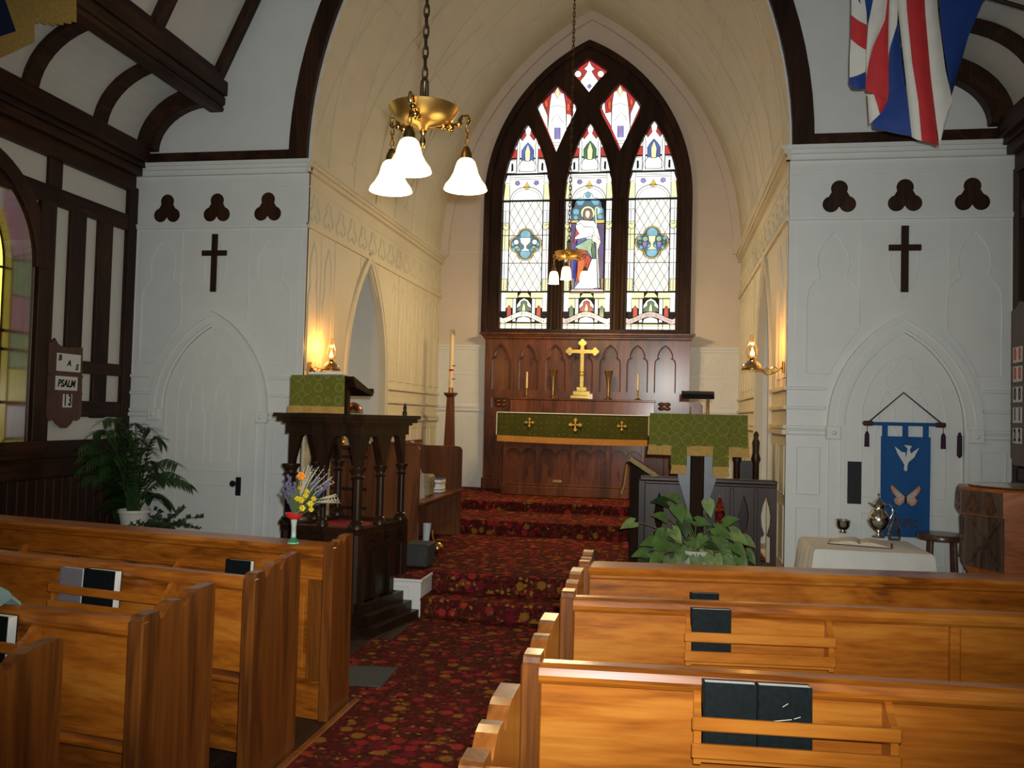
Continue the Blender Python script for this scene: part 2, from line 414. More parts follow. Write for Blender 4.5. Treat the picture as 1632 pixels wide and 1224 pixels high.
def clip(poly, conv):
    out = list(poly); n = len(conv)
    area = sum(conv[i][0]*conv[(i+1) % n][1]-conv[(i+1) % n][0]*conv[i][1] for i in range(n)); sg = 1 if area > 0 else -1
    for i in range(n):
        a, b = conv[i], conv[(i+1) % n]; src = out; out = []
        f = lambda p: sg*((b[0]-a[0])*(p[1]-a[1])-(b[1]-a[1])*(p[0]-a[0]))
        for j in range(len(src)):
            p, q = src[j], src[(j+1) % len(src)]; fp, fq = f(p), f(q)
            if fp >= 0: out.append(p)
            if (fp >= 0) != (fq >= 0): t = fp/(fp-fq); out.append((p[0]+(q[0]-p[0])*t, p[1]+(q[1]-p[1])*t))
        if len(out) < 3: return []
    return out
# ================================================================== THE SETTING
W, CW, YN, YC = 3.914, 2.138, 7.5, 12.32
ZC, ZF, Z1, Z2, Z3 = 3.93, 3.337, 1.913, 1.752, 1.59
ZCH, ZS1, ZS2, ZSAN = .30, .15, .455, .57
YR1, YR2, YR3, YR4 = 6.73, 7.06, 9.45, 10.45
XSTEP = (-.74, .80)
VR = 4.0
# ---- floor
fl_ = thing('floor', (0, 0, 0), kind='structure')
for i in range(28):
    x = -3.9+i*.279
    MB().box(x, x+.272, -1.2, 7.5, -.05, 0).build('plank', floorwood, fl_)
ac = MB().box(-.50, .740, -1.2, 4.75, 0, .012)
ac.box(-.85, 1.6, 4.751, 5.95, 0, .012).box(-.80, 1.6, 5.951, YR1-.02, 0, .012) if False else ac.box(-.87, 1.6, 4.751, 5.98, 0, .012).box(-.73, 1.6, 5.981, YR1-.016, 0, .012)
ac.build('aisle_carpet', carp, loc=(0, 3, 0), label='red and gold floral carpet laid up the middle aisle', cat='carpet')
MB().cbox(-.542, -.502, -1, 4.7, 0, .018, .006).build('trim_1', pewend, kind='structure')
# chancel platform and steps
pl = thing('floor_chancel', (0, YN, 0), kind='structure')
def step(x0, x1, y0, y1, z0, z1, nm):
    m = MB(); m.box(x0, x1, y0, y1, z0, z1-.02)
    m.box(x0, x1, y0-.015, y1, z1-.02, z1)
    return m.build(nm, carp, pl)
step(XSTEP[0], XSTEP[1], YR1, YR2, 0, ZS1, 'step')
step(-2.45, XSTEP[0], YR1, YR2, 0.30, ZCH+.012, 'platform_edge_carpet')
step(XSTEP[1], 2.12, YR1, YR2, 0.30, ZCH+.012, 'platform_edge_carpet')
step(-2.12, 2.12, YR2, YR3, ZS1*0, ZCH, 'chancel_floor')
step(-CW, CW, YR3, YR4, ZCH, ZS2, 'step')
step(-CW, CW, YR4, YC, ZS2, ZSAN, 'sanctuary_floor')
def white_front(x0, x1):
    m = MB().box(x0, x1, YR1, YR2, 0, .285).cbox(x0-.004, x1+.012, YR1-.018, YR2, .275, .30, .005)
    m.build('platform_front', white, pl)
    if x1 < 0:
        m = MB()
        for a, b in (((x1-.10, .235), (x1-.10, .05)), ((x1-.10, .235), (x1-.3, .235))):
            m.tube([(a[0], YR1-.001, a[1]), (b[0], YR1-.001, b[1])], .006, 5)
        m.build('panel_bead', white, pl)
white_front(-2.45, XSTEP[0]); white_front(XSTEP[1], 2.12)
# ---- nave east wall with the chancel arch
we = thing('wall_east', (0, YN, 0), kind='structure')
AP = arch(CW, -.05, ZC, VR, 18)
m = MB(); m.prism([[(-W-.3, 0), (W+.3, 0), (W+.3, 11), (-W-.3, 11)]], 'Y', YN, YN+.001) if False else None
outer = [(W+.3, -.0), (CW, -.0)]+[p for p in AP[1:-1]]+[(-CW, -.0), (-W-.3, -.0), (-W-.3, 9.5), (W+.3, 9.5)]
MB().prism(outer, 'Y', YN, YN+.03).build('wall_panel', white, we)
def both(fn):
    for s in (-1, 1): fn(s)
def bead(path, r=.007, mat=white, nm='panel_bead', parent=None, n=5):
    return MB().tube(path, r, n).build(nm, mat, parent)
def eastside(s):
    X = lambda a: s*a
    b = lambda x0, x1: (min(s*x0, s*x1), max(s*x0, s*x1))
    # cornice, frieze, rails
    m = MB()
    for dz0, dz1, d in ((0, .035, .075), (-.035, 0, .055), (-.075, -.035, .03), (-.085, -.075, .045)):
        x0, x1 = b(CW-.03, W); m.box(x0, x1, YN-d, YN, ZC+dz0-.035, ZC+dz1-.035)
    m.build('cornice', white, we)
    x0, x1 = b(CW, W); MB().box(x0, x1, YN-.008, YN, ZC-.24, ZC-.232).build('frieze_bead', white, we)
    m = MB().box(x0, x1, YN-.022, YN, ZF-.028, ZF+.012).box(x0, x1, YN-.03, YN, ZF-.006, ZF+.012); m.build('frieze_rail', white, we)
    for z in (Z1, Z2, Z3):
        for a0, a1 in ((CW, 3.05-.60), (3.05+.60, W)):
            x0, x1 = b(a0, a1)
            m = MB().cbox(x0, x1, YN-.026, YN, z-.022, z+.008, .006)
            if z == Z3: m.cbox(x0, x1, YN-.034, YN, z-.07, z-.03, .008)
            m.build('dado_rail', white, we)
    for a in (CW+.075, 3.05-.335, 3.05+.345, W-.045):
        zb = Z1+.03 if a < 2.4 or a > 3.7 else 2.44
        MB().box(X(a)-.006, X(a)+.006, YN-.009, YN, zb, ZF-.03).build('stile_bead', white, we)
    # dark plates laid on the frieze for the shade inside trefoil cut-outs
    for k in (-1, 0, 1):
        MB().prism(trefoil(X(3.05)+k*.513, 3.505), 'Y', YN-.004, YN+.002).build('trefoil', darkwood, we)
    # ogee panels beside the door arch
    def P(a, z): return (X(a), YN-.002, z)
    for c, out in ((CW+.36, 1), (W-.33, -1)):
        side = -out  # inner side faces the door
        w1, w2 = .185, .235
        pts = []
        # start top point, down the outer side
        arcp = [(0, 3.21), (-.07, 3.12), (-.115, 3.02), (-.125, 2.93), (-.105, 2.83), (-.15, 2.79), (-.195, 2.72), (-.205, 2.62), (-.205, 2.03)]
        o1 = [(c+out*x, z) for x, z in arcp]
        i1 = [(c-out*x, z) for x, z in arcp[:8]]
        # the inner foot is cut back along the door arch
        i1 += [(c+out*.205, 2.40), (c+out*.10, 2.26), (c, 2.08), (c-out*.02, 2.03)]
        full = o1+list(reversed(i1))
        bead([P(a, z) for a, z in full], .006, parent=we)
    # vesica panel behind the cross
    v = [(.11*math.sin(math.pi*t), 3.25-.60*t) for t in [i/12 for i in range(13)]]
    bead([P(3.05+x, z) for x, z in v], .005, parent=we); bead([P(3.05-x, z) for x, z in v], .005, parent=we)
    # lower panels by the jamb
    for a0, a1 in ((CW+.09, CW+.27), (W-.27, W-.09)):
        for z0, z1 in ((1.03, 1.42), (.45, .92)):
            bead([P(a0, z0), P(a1, z0), P(a1, z1), P(a0, z1), P(a0, z0)], .007, parent=we)
    # plinth
    x0, x1 = b(CW, W); MB().box(x0, x1, YN-.02, YN, 0, .16).build('plinth', white, we)
both(eastside)
# dark timber over the cornice and round the arch
m = MB()
for s in (-1, 1): m.box(min(s*(CW+.02), s*W), max(s*(CW+.02), s*W), YN-.05, YN, ZC, ZC+.095)
m.build('trim_2', darkwood_y, kind='structure')
ai = arch(CW+.015, 0, ZC, VR, 22, bottom=False); ao = arch(CW+.19, 0, ZC, VR+.175, 22, bottom=False)
MB().prism(ai+ao[::-1], 'Y', YN-.055, YN+.0).build('trim_3', darkwood, kind='structure')
# ---- doors
def door(s, n):
    cx = s*3.05
    d = thing('door_%d' % n, (cx, YN, 0), kind='structure')
    MB().prism(arch(.45, .02, 1.60, .884, 12, cx), 'Y', YN-.012, YN-.002).build('door_leaf', white, d)
    for k, (w0, w1, dd) in enumerate(((.455, .475, .03), (.475, .515, .05), (.515, .545, .04), (.545, .59, .055))):
        i_ = arch(w0, 1.60, 1.60, .884+w0-.45, 14, cx, False); o_ = arch(w1, 1.60, 1.60, .884+w1-.45, 14, cx, False)
        MB().prism(i_+o_[::-1], 'Y', YN-dd, YN-.001).build('arch_moulding', white, d)
    for t in (-1, 1):
        a, b_ = sorted((cx+t*.455, cx+t*.485)); MB().box(a, b_, YN-.04, YN-.001, .0, 1.60).build('jamb', white, d)
        a, b_ = sorted((cx+t*.485, cx+t*.60)); m = MB().cbox(a, b_, YN-.06, YN-.001, 1.49, 1.60, .006); m.ball(((a+b_)/2, YN-.062, 1.545), .02, 8, 5); m.build('impost_block', white, d)
        a, b_ = sorted((cx+t*.485, cx+t*.575)); MB().box(a, b_, YN-.022, YN-.001, .0, 1.49).build('pilaster', white, d)
    zz = YN-.013
    B = lambda pts, r=.005: bead([(cx+x, zz, z) for x, z in pts], r, white, 'panel_bead', d)
    B([(x-cx, z) for x, z in trefoil(cx, 2.05, 1.05)]+[(0, 2.05+.14)], .004)
    for t in (-1, 1):
        q = [(0, 1.90), (-.05, 1.80), (-.062, 1.70), (-.05, 1.62), (-.082, 1.57), (-.088, 1.50), (-.088, 1.12), (.088, 1.12), (.088, 1.50), (.082, 1.57), (.05, 1.62), (.062, 1.70), (.05, 1.80), (0, 1.90)]
        B([(t*.125+x, z) for x, z in q])
    B([(-.32, 1.62), (-.32, 1.03), (.32, 1.03), (.32, 1.62)])
    B([(.32*math.cos(a)*1.0, 1.62+.55*math.sin(a)) for a in [math.pi*i/14 for i in range(15)]])
    B([(-.32, .90), (.32, .90), (.32, .50), (-.32, .50), (-.32, .90)])
    for t in (-1, 1): B([(t*.18-.12, .42), (t*.18+.12, .42), (t*.18+.12, .14), (t*.18-.12, .14), (t*.18-.12, .42)])
    if s < 0:
        p = PY(381, 775, YN)
        h = MB().cbox(p.x-.026, p.x+.026, YN-.024, YN-.011, p.z-.085, p.z+.085, .004).build('lock_plate', blackiron, d, label='black iron lock plate')
        rot = Matrix.Rotation(math.radians(90), 3, 'X')
        MB().lathe([(.010, 0), (.010, .03), (.026, .04), (.03, .055), (.02, .07), (0, .072)], (p.x-.028, YN-.02, p.z+.028), 14, rot).build('knob', blackiron, h, smooth=True)
    else:
        p = PY(1361, 769, YN)
        MB().cbox(p.x-.054, p.x+.054, YN-.02, YN-.011, p.z-.172, p.z+.172, .003).build('push_plate', blackiron, d, label='tall black finger plate')
        p = PY(1526, 710, YN)
        MB().tube([(p.x, YN-.05, p.z+q) for q in (.105, .10, .085, .08, -.07, -.085, -.10)], [.006, .012, .012, .019, .021, .018, .004], 10).build('hanging_tassel', tassel, d, label='dark purple tassel hung at the door jamb')
door(-1, 1); door(1, 2)
# ---- chancel side walls
NI = []
def sidewall(s):
    wc = thing('wall_chancel_left' if s < 0 else 'wall_chancel_right', (s*CW, YN, 0), kind='structure')
    xi, xo = s*CW, s*(CW+.06)
    ncx = 9.22; nw = .62
    op = arch(nw, ZCH, 1.95, 1.75, 12, ncx)
    MB().prism([[(YN+.006, .0), (YC, .0), (YC, ZC+.02), (YN+.006, ZC+.02)], op], 'X', xi, xo).build('wall_panel', cream, wc)
    # passage behind the opening
    m = MB()
    m.box(*sorted((s*(CW+.9), s*(CW+.93))), ncx-1.1, ncx+1.1, ZCH, 3.3)
    for y in (ncx-nw-.03, ncx+nw): m.box(*sorted((xo, s*(CW+.9))), y, y+.03, ZCH, 3.3)
    m.box(*sorted((xo, s*(CW+.9))), ncx-nw, ncx+nw, 3.25, 3.3); m.box(*sorted((xo, s*(CW+.9))), ncx-nw, ncx+nw, ZCH-.02, ZCH)
    m.build('passage_lining', white, wc)
    for z in (Z1, Z2, Z3, 2.6): MB().box(*sorted((s*(CW+.885), s*(CW+.9))), ncx-nw, ncx+nw, z-.015, z).build('passage_rail', white, wc)
    # opening moulding
    for w0, w1, dd in ((0, .05, .02), (.05, .085, .03)):
        i_ = arch(nw+w0, ZCH, 1.95, 1.75+w0, 12, ncx); o_ = arch(nw+w1, ZCH, 1.95, 1.75+w1, 12, ncx)
        MB().prism(i_+o_[::-1], 'X', xi-s*dd, xi).build('opening_moulding', cream, wc)
    # cornice
    m = MB()
    for z0, z1, d in ((ZC-.035, ZC, .075), (ZC-.07, ZC-.035, .055), (ZC-.11, ZC-.07, .03), (ZC-.12, ZC-.11, .045)):
        m.box(*sorted((xi-s*d, xi)), YN-.07, YC, z0, z1)
    m.build('cornice', cream, wc)
    MB().box(*sorted((xi-s*.006, xi)), YN, YC, ZC-.245, ZC-.236).build('frieze_bead', cream, wc)
    MB().box(*sorted((xi-s*.028, xi)), YN, YC, ZF-.03, ZF+.012).build('frieze_rail', cream, wc)
    # relief trefoils along the frieze
    for k in range(15):
        y = YN+.17+k*.325
        t = trefoil(y, 3.515, .95); o2 = trefoil(y, 3.515, .80)
        MB().prism([t, o2], 'X', xi-s*.010, xi).build('frieze_trefoil', cream, wc)
    # lancet panels between the rails
    for k in range(14):
        y = YN+.17+k*.35
        if abs(y-ncx) < nw+.26: continue
        q = [(0, 3.2), (-.07, 3.05), (-.085, 2.9), (-.07, 2.78), (-.10, 2.70), (-.115, 2.60), (-.115, 2.0), (.115, 2.0), (.115, 2.60), (.10, 2.70), (.07, 2.78), (.085, 2.9), (.07, 3.05), (0, 3.2)]
        bead([(xi-s*.001, y+a, z) for a, z in q], .009, cream, parent=wc)
        MB().box(*sorted((xi-s*.008, xi)), y+.171, y+.179, Z1, ZF).build('stile_bead', cream, wc)
    for a, b_ in ((YN, ncx-nw-.09), (ncx+nw+.09, YC)):
        for z in (Z1, Z2, Z3):
            m = MB().box(*sorted((xi-s*.026, xi)), a, b_, z-.022, z+.008)
            if z == Z3: m.box(*sorted((xi-s*.034, xi)), a, b_, z-.07, z-.03)
            m.build('dado_rail', cream, wc)
        n = max(1, int((b_-a)/.4))
        for i in range(n):
            y0, y1 = a+(b_-a)*(i+.15)/n, a+(b_-a)*(i+.85)/n
            for z0, z1 in ((1.02, 1.42), (ZCH+.15, .92)):
                bead([(xi-s*.001, y0, z0), (xi-s*.001, y1, z0), (xi-s*.001, y1, z1), (xi-s*.001, y0, z1), (xi-s*.001, y0, z0)], .009, cream, parent=wc)
    # panel at the head of the opening
    for t in (-1, 1):
        bead([(xi-s*.001, ncx+t*.03, 3.28), (xi-s*.001, ncx+t*.30, 3.28), (xi-s*.001, ncx+t*.27, 2.93), (xi-s*.001, ncx+t*.03, 3.22)], .009, cream, parent=wc)
both(sidewall)
# ---- chancel east wall, window opening cut through
wz = thing('wall_chancel_east', (0, YC, 0), kind='structure')
WX0, WW = -.018, 1.485
wop = arch(WW-.05, 2.80, 4.74, 2.46, 18, WX0)
cut = arch(CW+.05, .2, ZC, VR+.05, 18)
MB().prism([cut, wop], 'Y', YC, YC+.05).build('wall_panel', pinkish, wz)
m = MB()
for a, b_ in ((-CW, -1.42), (1.47, CW)):
    m.box(a, b_, YC-.03, YC, 2.60, 2.63); m.box(a, b_, YC-.015, YC, 2.56, 2.60); m.box(a, b_, YC-.012, YC, 2.20, 2.215)
    m.box(a, b_, YC-.026, YC, Z2-.03, Z2); m.box(a, b_, YC-.034, YC, Z2-.08, Z2-.045); m.box(a, b_, YC-.006, YC, 3.99, 3.998)
m.build('dado_rail', white, wz)
for s in (-1, 1):
    for k in range(3):
        x = s*(1.60+k*.21)
        bead([(a, YC-.001, z) for a, z in trefoil(x, 2.37, .85)], .006, white, 'trefoil_bead', wz)
    for k in range(2):
        x = s*(1.64+k*.33)
        q = [(0, 2.14), (-.055, 2.04), (-.06, 1.98), (-.05, 1.93), (-.09, 1.88), (-.105, 1.8), (.105, 1.8), (.09, 1.88), (.05, 1.93), (.06, 1.98), (.055, 2.04), (0, 2.14)]
        bead([(x+a, YC-.001, z) for a, z in q], .006, white, 'panel_bead', wz)
        MB().box(x+s*.16, x+s*.167, YC-.006, YC, 1.76, 2.2).build('stile_bead', white, wz)
        bead([(x-.11, YC-.001, 1.58), (x+.11, YC-.001, 1.58), (x+.11, YC-.001, 1.15), (x-.11, YC-.001, 1.15), (x-.11, YC-.001, 1.58)], .006, white, 'panel_bead', wz)
for s in (-1, 1):
    MB().box(*sorted((s*1.45, s*CW)), YC-.004, YC-.0005, ZSAN, 2.60).build('wainscot_panel', white, wz)
# ---- chancel vault
vt = thing('ceiling_chancel', (0, 9.9, 0), kind='structure')
av = arch(CW, 0, ZC, VR, 20, bottom=False); av2 = arch(CW+.04, 0, ZC, VR+.04, 20, bottom=False)
MB().prism(av+av2[::-1], 'Y', YN+.002, YC).build('vault', cream, vt)
def vpt(t, y, off=.004):
    """t in -1..1 across the vault"""
    a1 = math.acos((VR-CW)/VR); s = 1 if t > 0 else -1; a = a1*(1-abs(t))
    r = VR-off; return (s*(r*math.cos(a)-(VR-CW)), y, ZC+r*math.sin(a))
for y in (7.95, 8.65, 9.35, 10.05, 10.75, 11.45):
    for s in (-1, 1): bead([vpt(s*(1-k/12), y) for k in range(12)]+[vpt(s*.02, y)], .0045, cream, 'rib', vt)
for t in (.94, .76, .56, .36, .16):
    for s in (-1, 1): bead([vpt(s*t, y) for y in (YN+.05, 9, 10.5, YC)], .004, cream, 'seam', vt)
for k in range(5):
    y = 7.6+k*.95
    for s in (-1, 1): bead([vpt(s*lerp(.94, .36, q/6), y+q*.16) for q in range(7)], .0035, cream, 'diagonal_seam', vt)
i_ = arch(CW-.11, 0, ZC, VR-.11, 20, bottom=False); MB().prism(i_+av[::-1], 'Y', YC-.06, YC-.001).build('end_rib', pinkish, vt)
MB().tube([(0, YN, ZC+3.53), (0, YC, ZC+3.53)], .012, 6).build('ridge_bead', cream, vt)
# ---- nave side walls: timber frame with plaster panels
def navewall(s):
    wn = thing('wall_left' if s < 0 else 'wall_right', (s*W, 5, 0), kind='structure')
    xi = s*W
    bx = lambda d0, d1: sorted((xi-s*d0, xi-s*d1))
    wy, ww = 5.72, .46
    op = arch(ww, 1.21, 2.72, .75, 12, wy)
    outer = [(-1.2, 0), (YN, 0), (YN, 4.2), (-1.2, 4.2)]
    MB().prism([outer, op] if s < 0 else [outer], 'X', xi, xi+s*.25).build('wall_panel', plaster, wn)
    def post(y0, y1, z0, z1, d=.035, nm='post', mt=darkwood): MB().cbox(*bx(d, -.01), y0, y1, z0, z1, .006).build(nm, mt, wn)
    def rail(y0, y1, z0, z1, d=.04, nm='rail'): MB().cbox(*bx(d, -.01), y0, y1, z0, z1, .006).build(nm, darkwood_y, wn)
    post(7.37, YN-.002, 0, 3.7, .05)
    for y0, y1 in ((6.96, 7.16), (6.59, 6.79)): post(y0, y1, 1.95, 3.3)
    post(6.965, 7.155, 1.5, 1.95)
    post(6.64, 6.80, 1.5, 1.95)
    post(6.22, 6.40, 1.2, 3.3, .045); post(5.02, 5.22, 1.2, 3.3, .045)
    post(6.30, 6.46, 3.42, 3.7); post(5.0, 5.16, 3.42, 3.7); post(3.6, 3.8, 1.2, 3.7)
    rail(-1, 7.40, 3.27, 3.42); rail(6.36, 7.4, 1.89, 2.0); rail(6.36, 7.4, 1.51, 1.65); rail(-1, 7.4, 1.20, 1.31, .05)
    for z0, z1, d in ((3.65, 3.80, .06), (3.80, 3.88, .12), (3.88, 3.93, .15), (3.93, 4.09, .19)):
        rail(-1, YN-.06, z0, z1, d, 'wall_plate')
    # wainscot
    for i in range(26):
        y1 = 7.37-i*.105
        MB().cbox(*bx(.02, 0), y1-.102, y1, .14, 1.0, .006).build('wainscot_board', darkwood, wn)
    rail(-1, 7.4, 1.0, 1.172, .035, 'wainscot_rail'); rail(-1, 7.4, 0, .14, .03, 'skirting'); rail(-1, 7.4, 1.17, 1.21, .09, 'wainscot_cap')
    if s < 0:
        # pointed window: deep glossy reveal, casing, stained glass
        w1 = thing('window_1', (xi, wy, 1.2), kind='structure')
        i_ = arch(ww-.03, 1.21, 2.72, .72, 12, wy); o_ = arch(ww, 1.21, 2.72, .75, 12, wy)
        MB().prism([o_, i_], 'X', xi+.03, xi-.24).build('reveal', MATS['reveal_varnish'], w1)
        o2 = arch(ww+.13, 1.21, 2.72, .88, 14, wy); MB().prism(o2[1:-1]+o_[1:-1][::-1], 'X', xi+.06, xi).build('casing', darkwood, w1)
        MB().box(xi-.2, xi+.1, wy-.6, wy+.6, 1.205, 1.225).build('sill', darkwood_y, w1)
        gx = xi-.22
        MB().prism(i_, 'X', gx-.012, gx-.008).build('lead_backing', lead, w1)
        bord = arch(ww-.045, 1.235, 2.72, .705, 12, wy); b2 = arch(ww-.115, 1.31, 2.72, .635, 12, wy)
        n = len(bord)
        for k in range(n):
            a, b_, c_, d_ = bord[k], bord[(k+1) % n], b2[(k+1) % n], b2[k]
            cyv, czv = sum(q[0] for q in (a, b_, c_, d_))/4, sum(q[1] for q in (a, b_, c_, d_))/4
            qs = [(cyv+(q[0]-cyv)*.94, czv+(q[1]-czv)*.97) for q in (a, b_, c_, d_)]
            MB().prism(qs, 'X', gx-.008, gx-.003).build('border_pane', MATS['glass_yellow'], w1)
        rows = [1.33, 1.6, 1.9, 2.2, 2.5, 2.78, 3.05, 3.3]
        cols = [MATS[c] for c in ('glass_palegreen', 'glass_pink', 'glass_pale', 'glass_yellow', 'glass_palegreen', 'glass_pink')]
        for i in range(7):
            hw = ww-.13 if rows[i+1] < 2.75 else (.25 if rows[i+1] < 2.9 else .1)
            for j in range(3):
                hw = ww-.13
                y0 = wy-hw+2*hw*j/3+.006; y1 = wy-hw+2*hw*(j+1)/3-.006
                q_ = clip([(y0, rows[i]+.006), (y1, rows[i]+.006), (y1, rows[i+1]-.006), (y0, rows[i+1]-.006)], b2)
                if len(q_) > 2: MB().prism(q_, 'X', gx-.008, gx-.003).build('pane', cols[(i+j) % 6], w1)
        for z in (1.62, 2.05, 2.2): MB().box(gx-.003, gx+.02, wy-ww, wy+ww, z-.012, z+.012).build('saddle_bar', blackiron, w1)
# ---- nave ceiling: coves, purlins, slopes
def navecove(s):
    cn = thing('ceiling_left' if s < 0 else 'ceiling_right', (s*3.3, 3.5, 4.1), kind='structure')
    def prof(t, dx=0, dz=0):     # elliptical cove from the plate to the purlin
        a = math.pi/2*t
        return (s*(3.85-.72*(1-math.cos(a))+dx), 4.05+.60*math.sin(a)+dz)
    L = [prof(i/10) for i in range(11)]; U = [(x+s*.05, z+.05) for x, z in L]
    MB().prism(L+U[::-1], 'Y', -1.2, YN-.002).build('cove', plaster, cn)
    for yc, wd_, thick in ((YN-.055, .10, .18), (6.82, .14, .05), (5.96, .14, .05), (5.1, .14, .05), (4.2, .14, .05), (3.3, .14, .05)):
        a = []; b_ = []
        for i in range(13):
            th = math.pi/2*i/12; x, z = prof(i/12)
            nx, nz = math.cos(th)*.72, math.sin(th)*.72
            l = math.hypot(math.cos(th)*.60, math.sin(th)*.72); nx, nz = math.cos(th)*.60/l, math.sin(th)*.72/l
            a.append((x, z)); b_.append((x-s*nx*thick, z-nz*thick))
        MB().prism(a+b_[::-1], 'Y', yc-wd_/2, yc+wd_/2).build('cove_rib', darkwood_y, cn)
    m = MB()
    m.cbox(*sorted((s*3.27, s*2.98)), -1.2, YN-.002, 4.56, 4.70, .01)
    m.cbox(*sorted((s*3.20, s*2.995)), -1.2, YN-.002, 4.46, 4.56, .02); m.cbox(*sorted((s*3.16, s*3.01)), -1.2, YN-.002, 4.41, 4.46, .015)
    m.cbox(*sorted((s*3.18, s*3.02)), -1.2, YN-.002, 4.70, 4.79, .015)
    m.build('purlin', darkwood_y, cn)
    x0, z0, x1, z1 = 3.10, 4.74, .0, 11.0
    q = [(s*3.10, 4.74), (s*2.62, 5.76), (s*1.9, 7.2), (s*.9, 8.6), (0, 9.4)]
    MB().prism(q+[(x+s*.06, z+.04) for x, z in q[::-1]], 'Y', -1.2, YN-.002).build('slope', plaster, cn)
    for yc, wd_ in ((YN-.06, .11), (6.42, .12), (5.35, .12), (4.3, .12), (3.2, .12)):
        MB().prism(q+[(x-s*.07*.9, z-.035) for x, z in q[::-1]], 'Y', yc-wd_/2, yc+wd_/2).build('rafter', darkwood, cn)
gl = lambda n, c, st, v=.15: emit('glass_'+n, c, st, (.3, .3, .3), .15, v)
gl('yellow', (1, .86, .10), 1.7); gl('palegreen', (.45, .85, .45), 1.2); gl('pink', (.85, .50, .62), 1.2); gl('pale', (.86, .86, .80), 1.4)
wood('reveal_varnish', (.03, .012, .008), (.06, .024, .012), (.09, .035, .016), 'Z', .16, .6)
both(navewall); both(navecove)
# ================================================================== EAST WINDOW
w2 = thing('window_2', (WX0, YC, 2.8), kind='structure')
YG = YC+.03
gl2 = lambda n, c, st, v=.1: emit('pane_'+n, c, st, (.25, .25, .25), .15, v)
GW = gl2('white', (1, 1, .90), 1.3, .04); GW2 = gl2('cool', (.86, .96, .94), 1.05, .12); GY = gl2('straw', (1, .92, .50), 1.08, .12)
GQ = gl2('quarry', (1, .97, .80), 1.18, .06); GQ2 = gl2('quarry_cool', (.97, 1, .93), 1.22, .06)
GR = gl2('ruby', (.62, .012, .02), .8, .4); GO = gl2('scarlet', (.95, .13, .02), .9, .2); GB = gl2('cobalt', (.06, .16, .62), .7, .4)
GT = gl2('teal', (.04, .20, .34), .6, .4); GC = gl2('cyan', (.22, .60, .78), .8, .3); GP = gl2('violet', (.10, .05, .30), .6, .4); GL = gl2('lilac', (.36, .28, .74), .8, .3)
GG = gl2('green', (.06, .26, .12), .6, .4); GG2 = gl2('palegreen', (.45, .68, .40), .8, .3); GA = gl2('amber', (.95, .62, .12), .95, .2); GK = gl2('blush', (.95, .66, .64), .9, .2)
GF = gl2('flesh', (1, .84, .74), 1.05, .05); GH = gl2('hair', (.42, .27, .18), .6, .2)
leadmb = MB()
def gpane(pts, mat, lay=0, outline=True, name='pane', parent=w2, r=.0042):
    """pts: (x, z) on the glass plane; lay: how far proud"""
    y1 = YG-.003-.003*lay
    if len(pts) < 3: return
    o = MB().prism(pts, 'Y', y1-.003, y1).build(name, mat, parent)
    if outline: leadmb.tube([(x, y1-.003, z) for x, z in pts], r, 4, closed=True)
    return o
def px(u, v): p = PY(u, v, YG); return (p.x, p.z)
def pxs(pts, ox=0, oy=0, k=1): return [px(ox+x*k, oy+y*k) for x, y in pts]
def shrink(pts, k):
    cx = sum(p[0] for p in pts)/len(pts); cz = sum(p[1] for p in pts)/len(pts)
    return [(cx+(x-cx)*k, cz+(z-cz)*k) for x, z in pts]
LC = [(-.897, .345), (.010, .338), (.917, .345)]
LZ0, LZS, LR = 2.872, 4.74, 1.97
lanc = [arch(w, LZ0, LZS, LR, 14, cx) for cx, w in LC]
kites = [pxs([(889, 138), (880, 147), (868, 160), (857, 174), (861, 186), (871, 208), (887, 246), (901, 214), (914, 190), (921, 175), (911, 161), (899, 148)]),
         pxs([(989, 134), (979, 145), (967, 159), (956, 174), (961, 188), (975, 214), (988, 243), (1004, 212), (1017, 186), (1022, 171), (1011, 157), (1000, 145)]),
         pxs([(939.5, 96), (926, 106), (911, 119), (925, 132), (939.5, 150), (954, 132), (970, 116), (954, 105)])]
outer = arch(WW, 2.79, 4.74, 2.51, 22, WX0)
MB().prism([outer]+lanc+kites, 'Y', YC-.05, YC+.06).build('tracery_frame', darkwood, w2)
o_in = arch(WW-.09, 2.86, 4.74, 2.42, 22, WX0)
MB().prism([outer, o_in], 'Y', YC-.09, YC-.05).build('casing', darkwood, w2)
for x in (-.434, .464):
    MB().tube([(x, YC-.055, 2.87), (x, YC-.055, 4.74)], .035, 8).build('mullion', darkwood, w2)
m = MB()
for (cx, w) in LC:
    for s in (-1, 1):
        a = arch(w+.035, LZ0, LZS, LR, 12, cx)[1:-1]; h = len(a)//2
        pts = [(cx+s*(w+.035), LZ0)]+([p for p in a[:h+1]] if s > 0 else [p for p in a[h:][::-1]])
        m.tube([(x, YC-.05, z) for x, z in pts], .012, 5)
m.build('lancet_moulding', darkwood, w2)
MB().prism(arch(WW-.06, 2.80, 4.74, 2.44, 18, WX0), 'Y', YG, YG+.004).build('lead_backing', lead, w2)
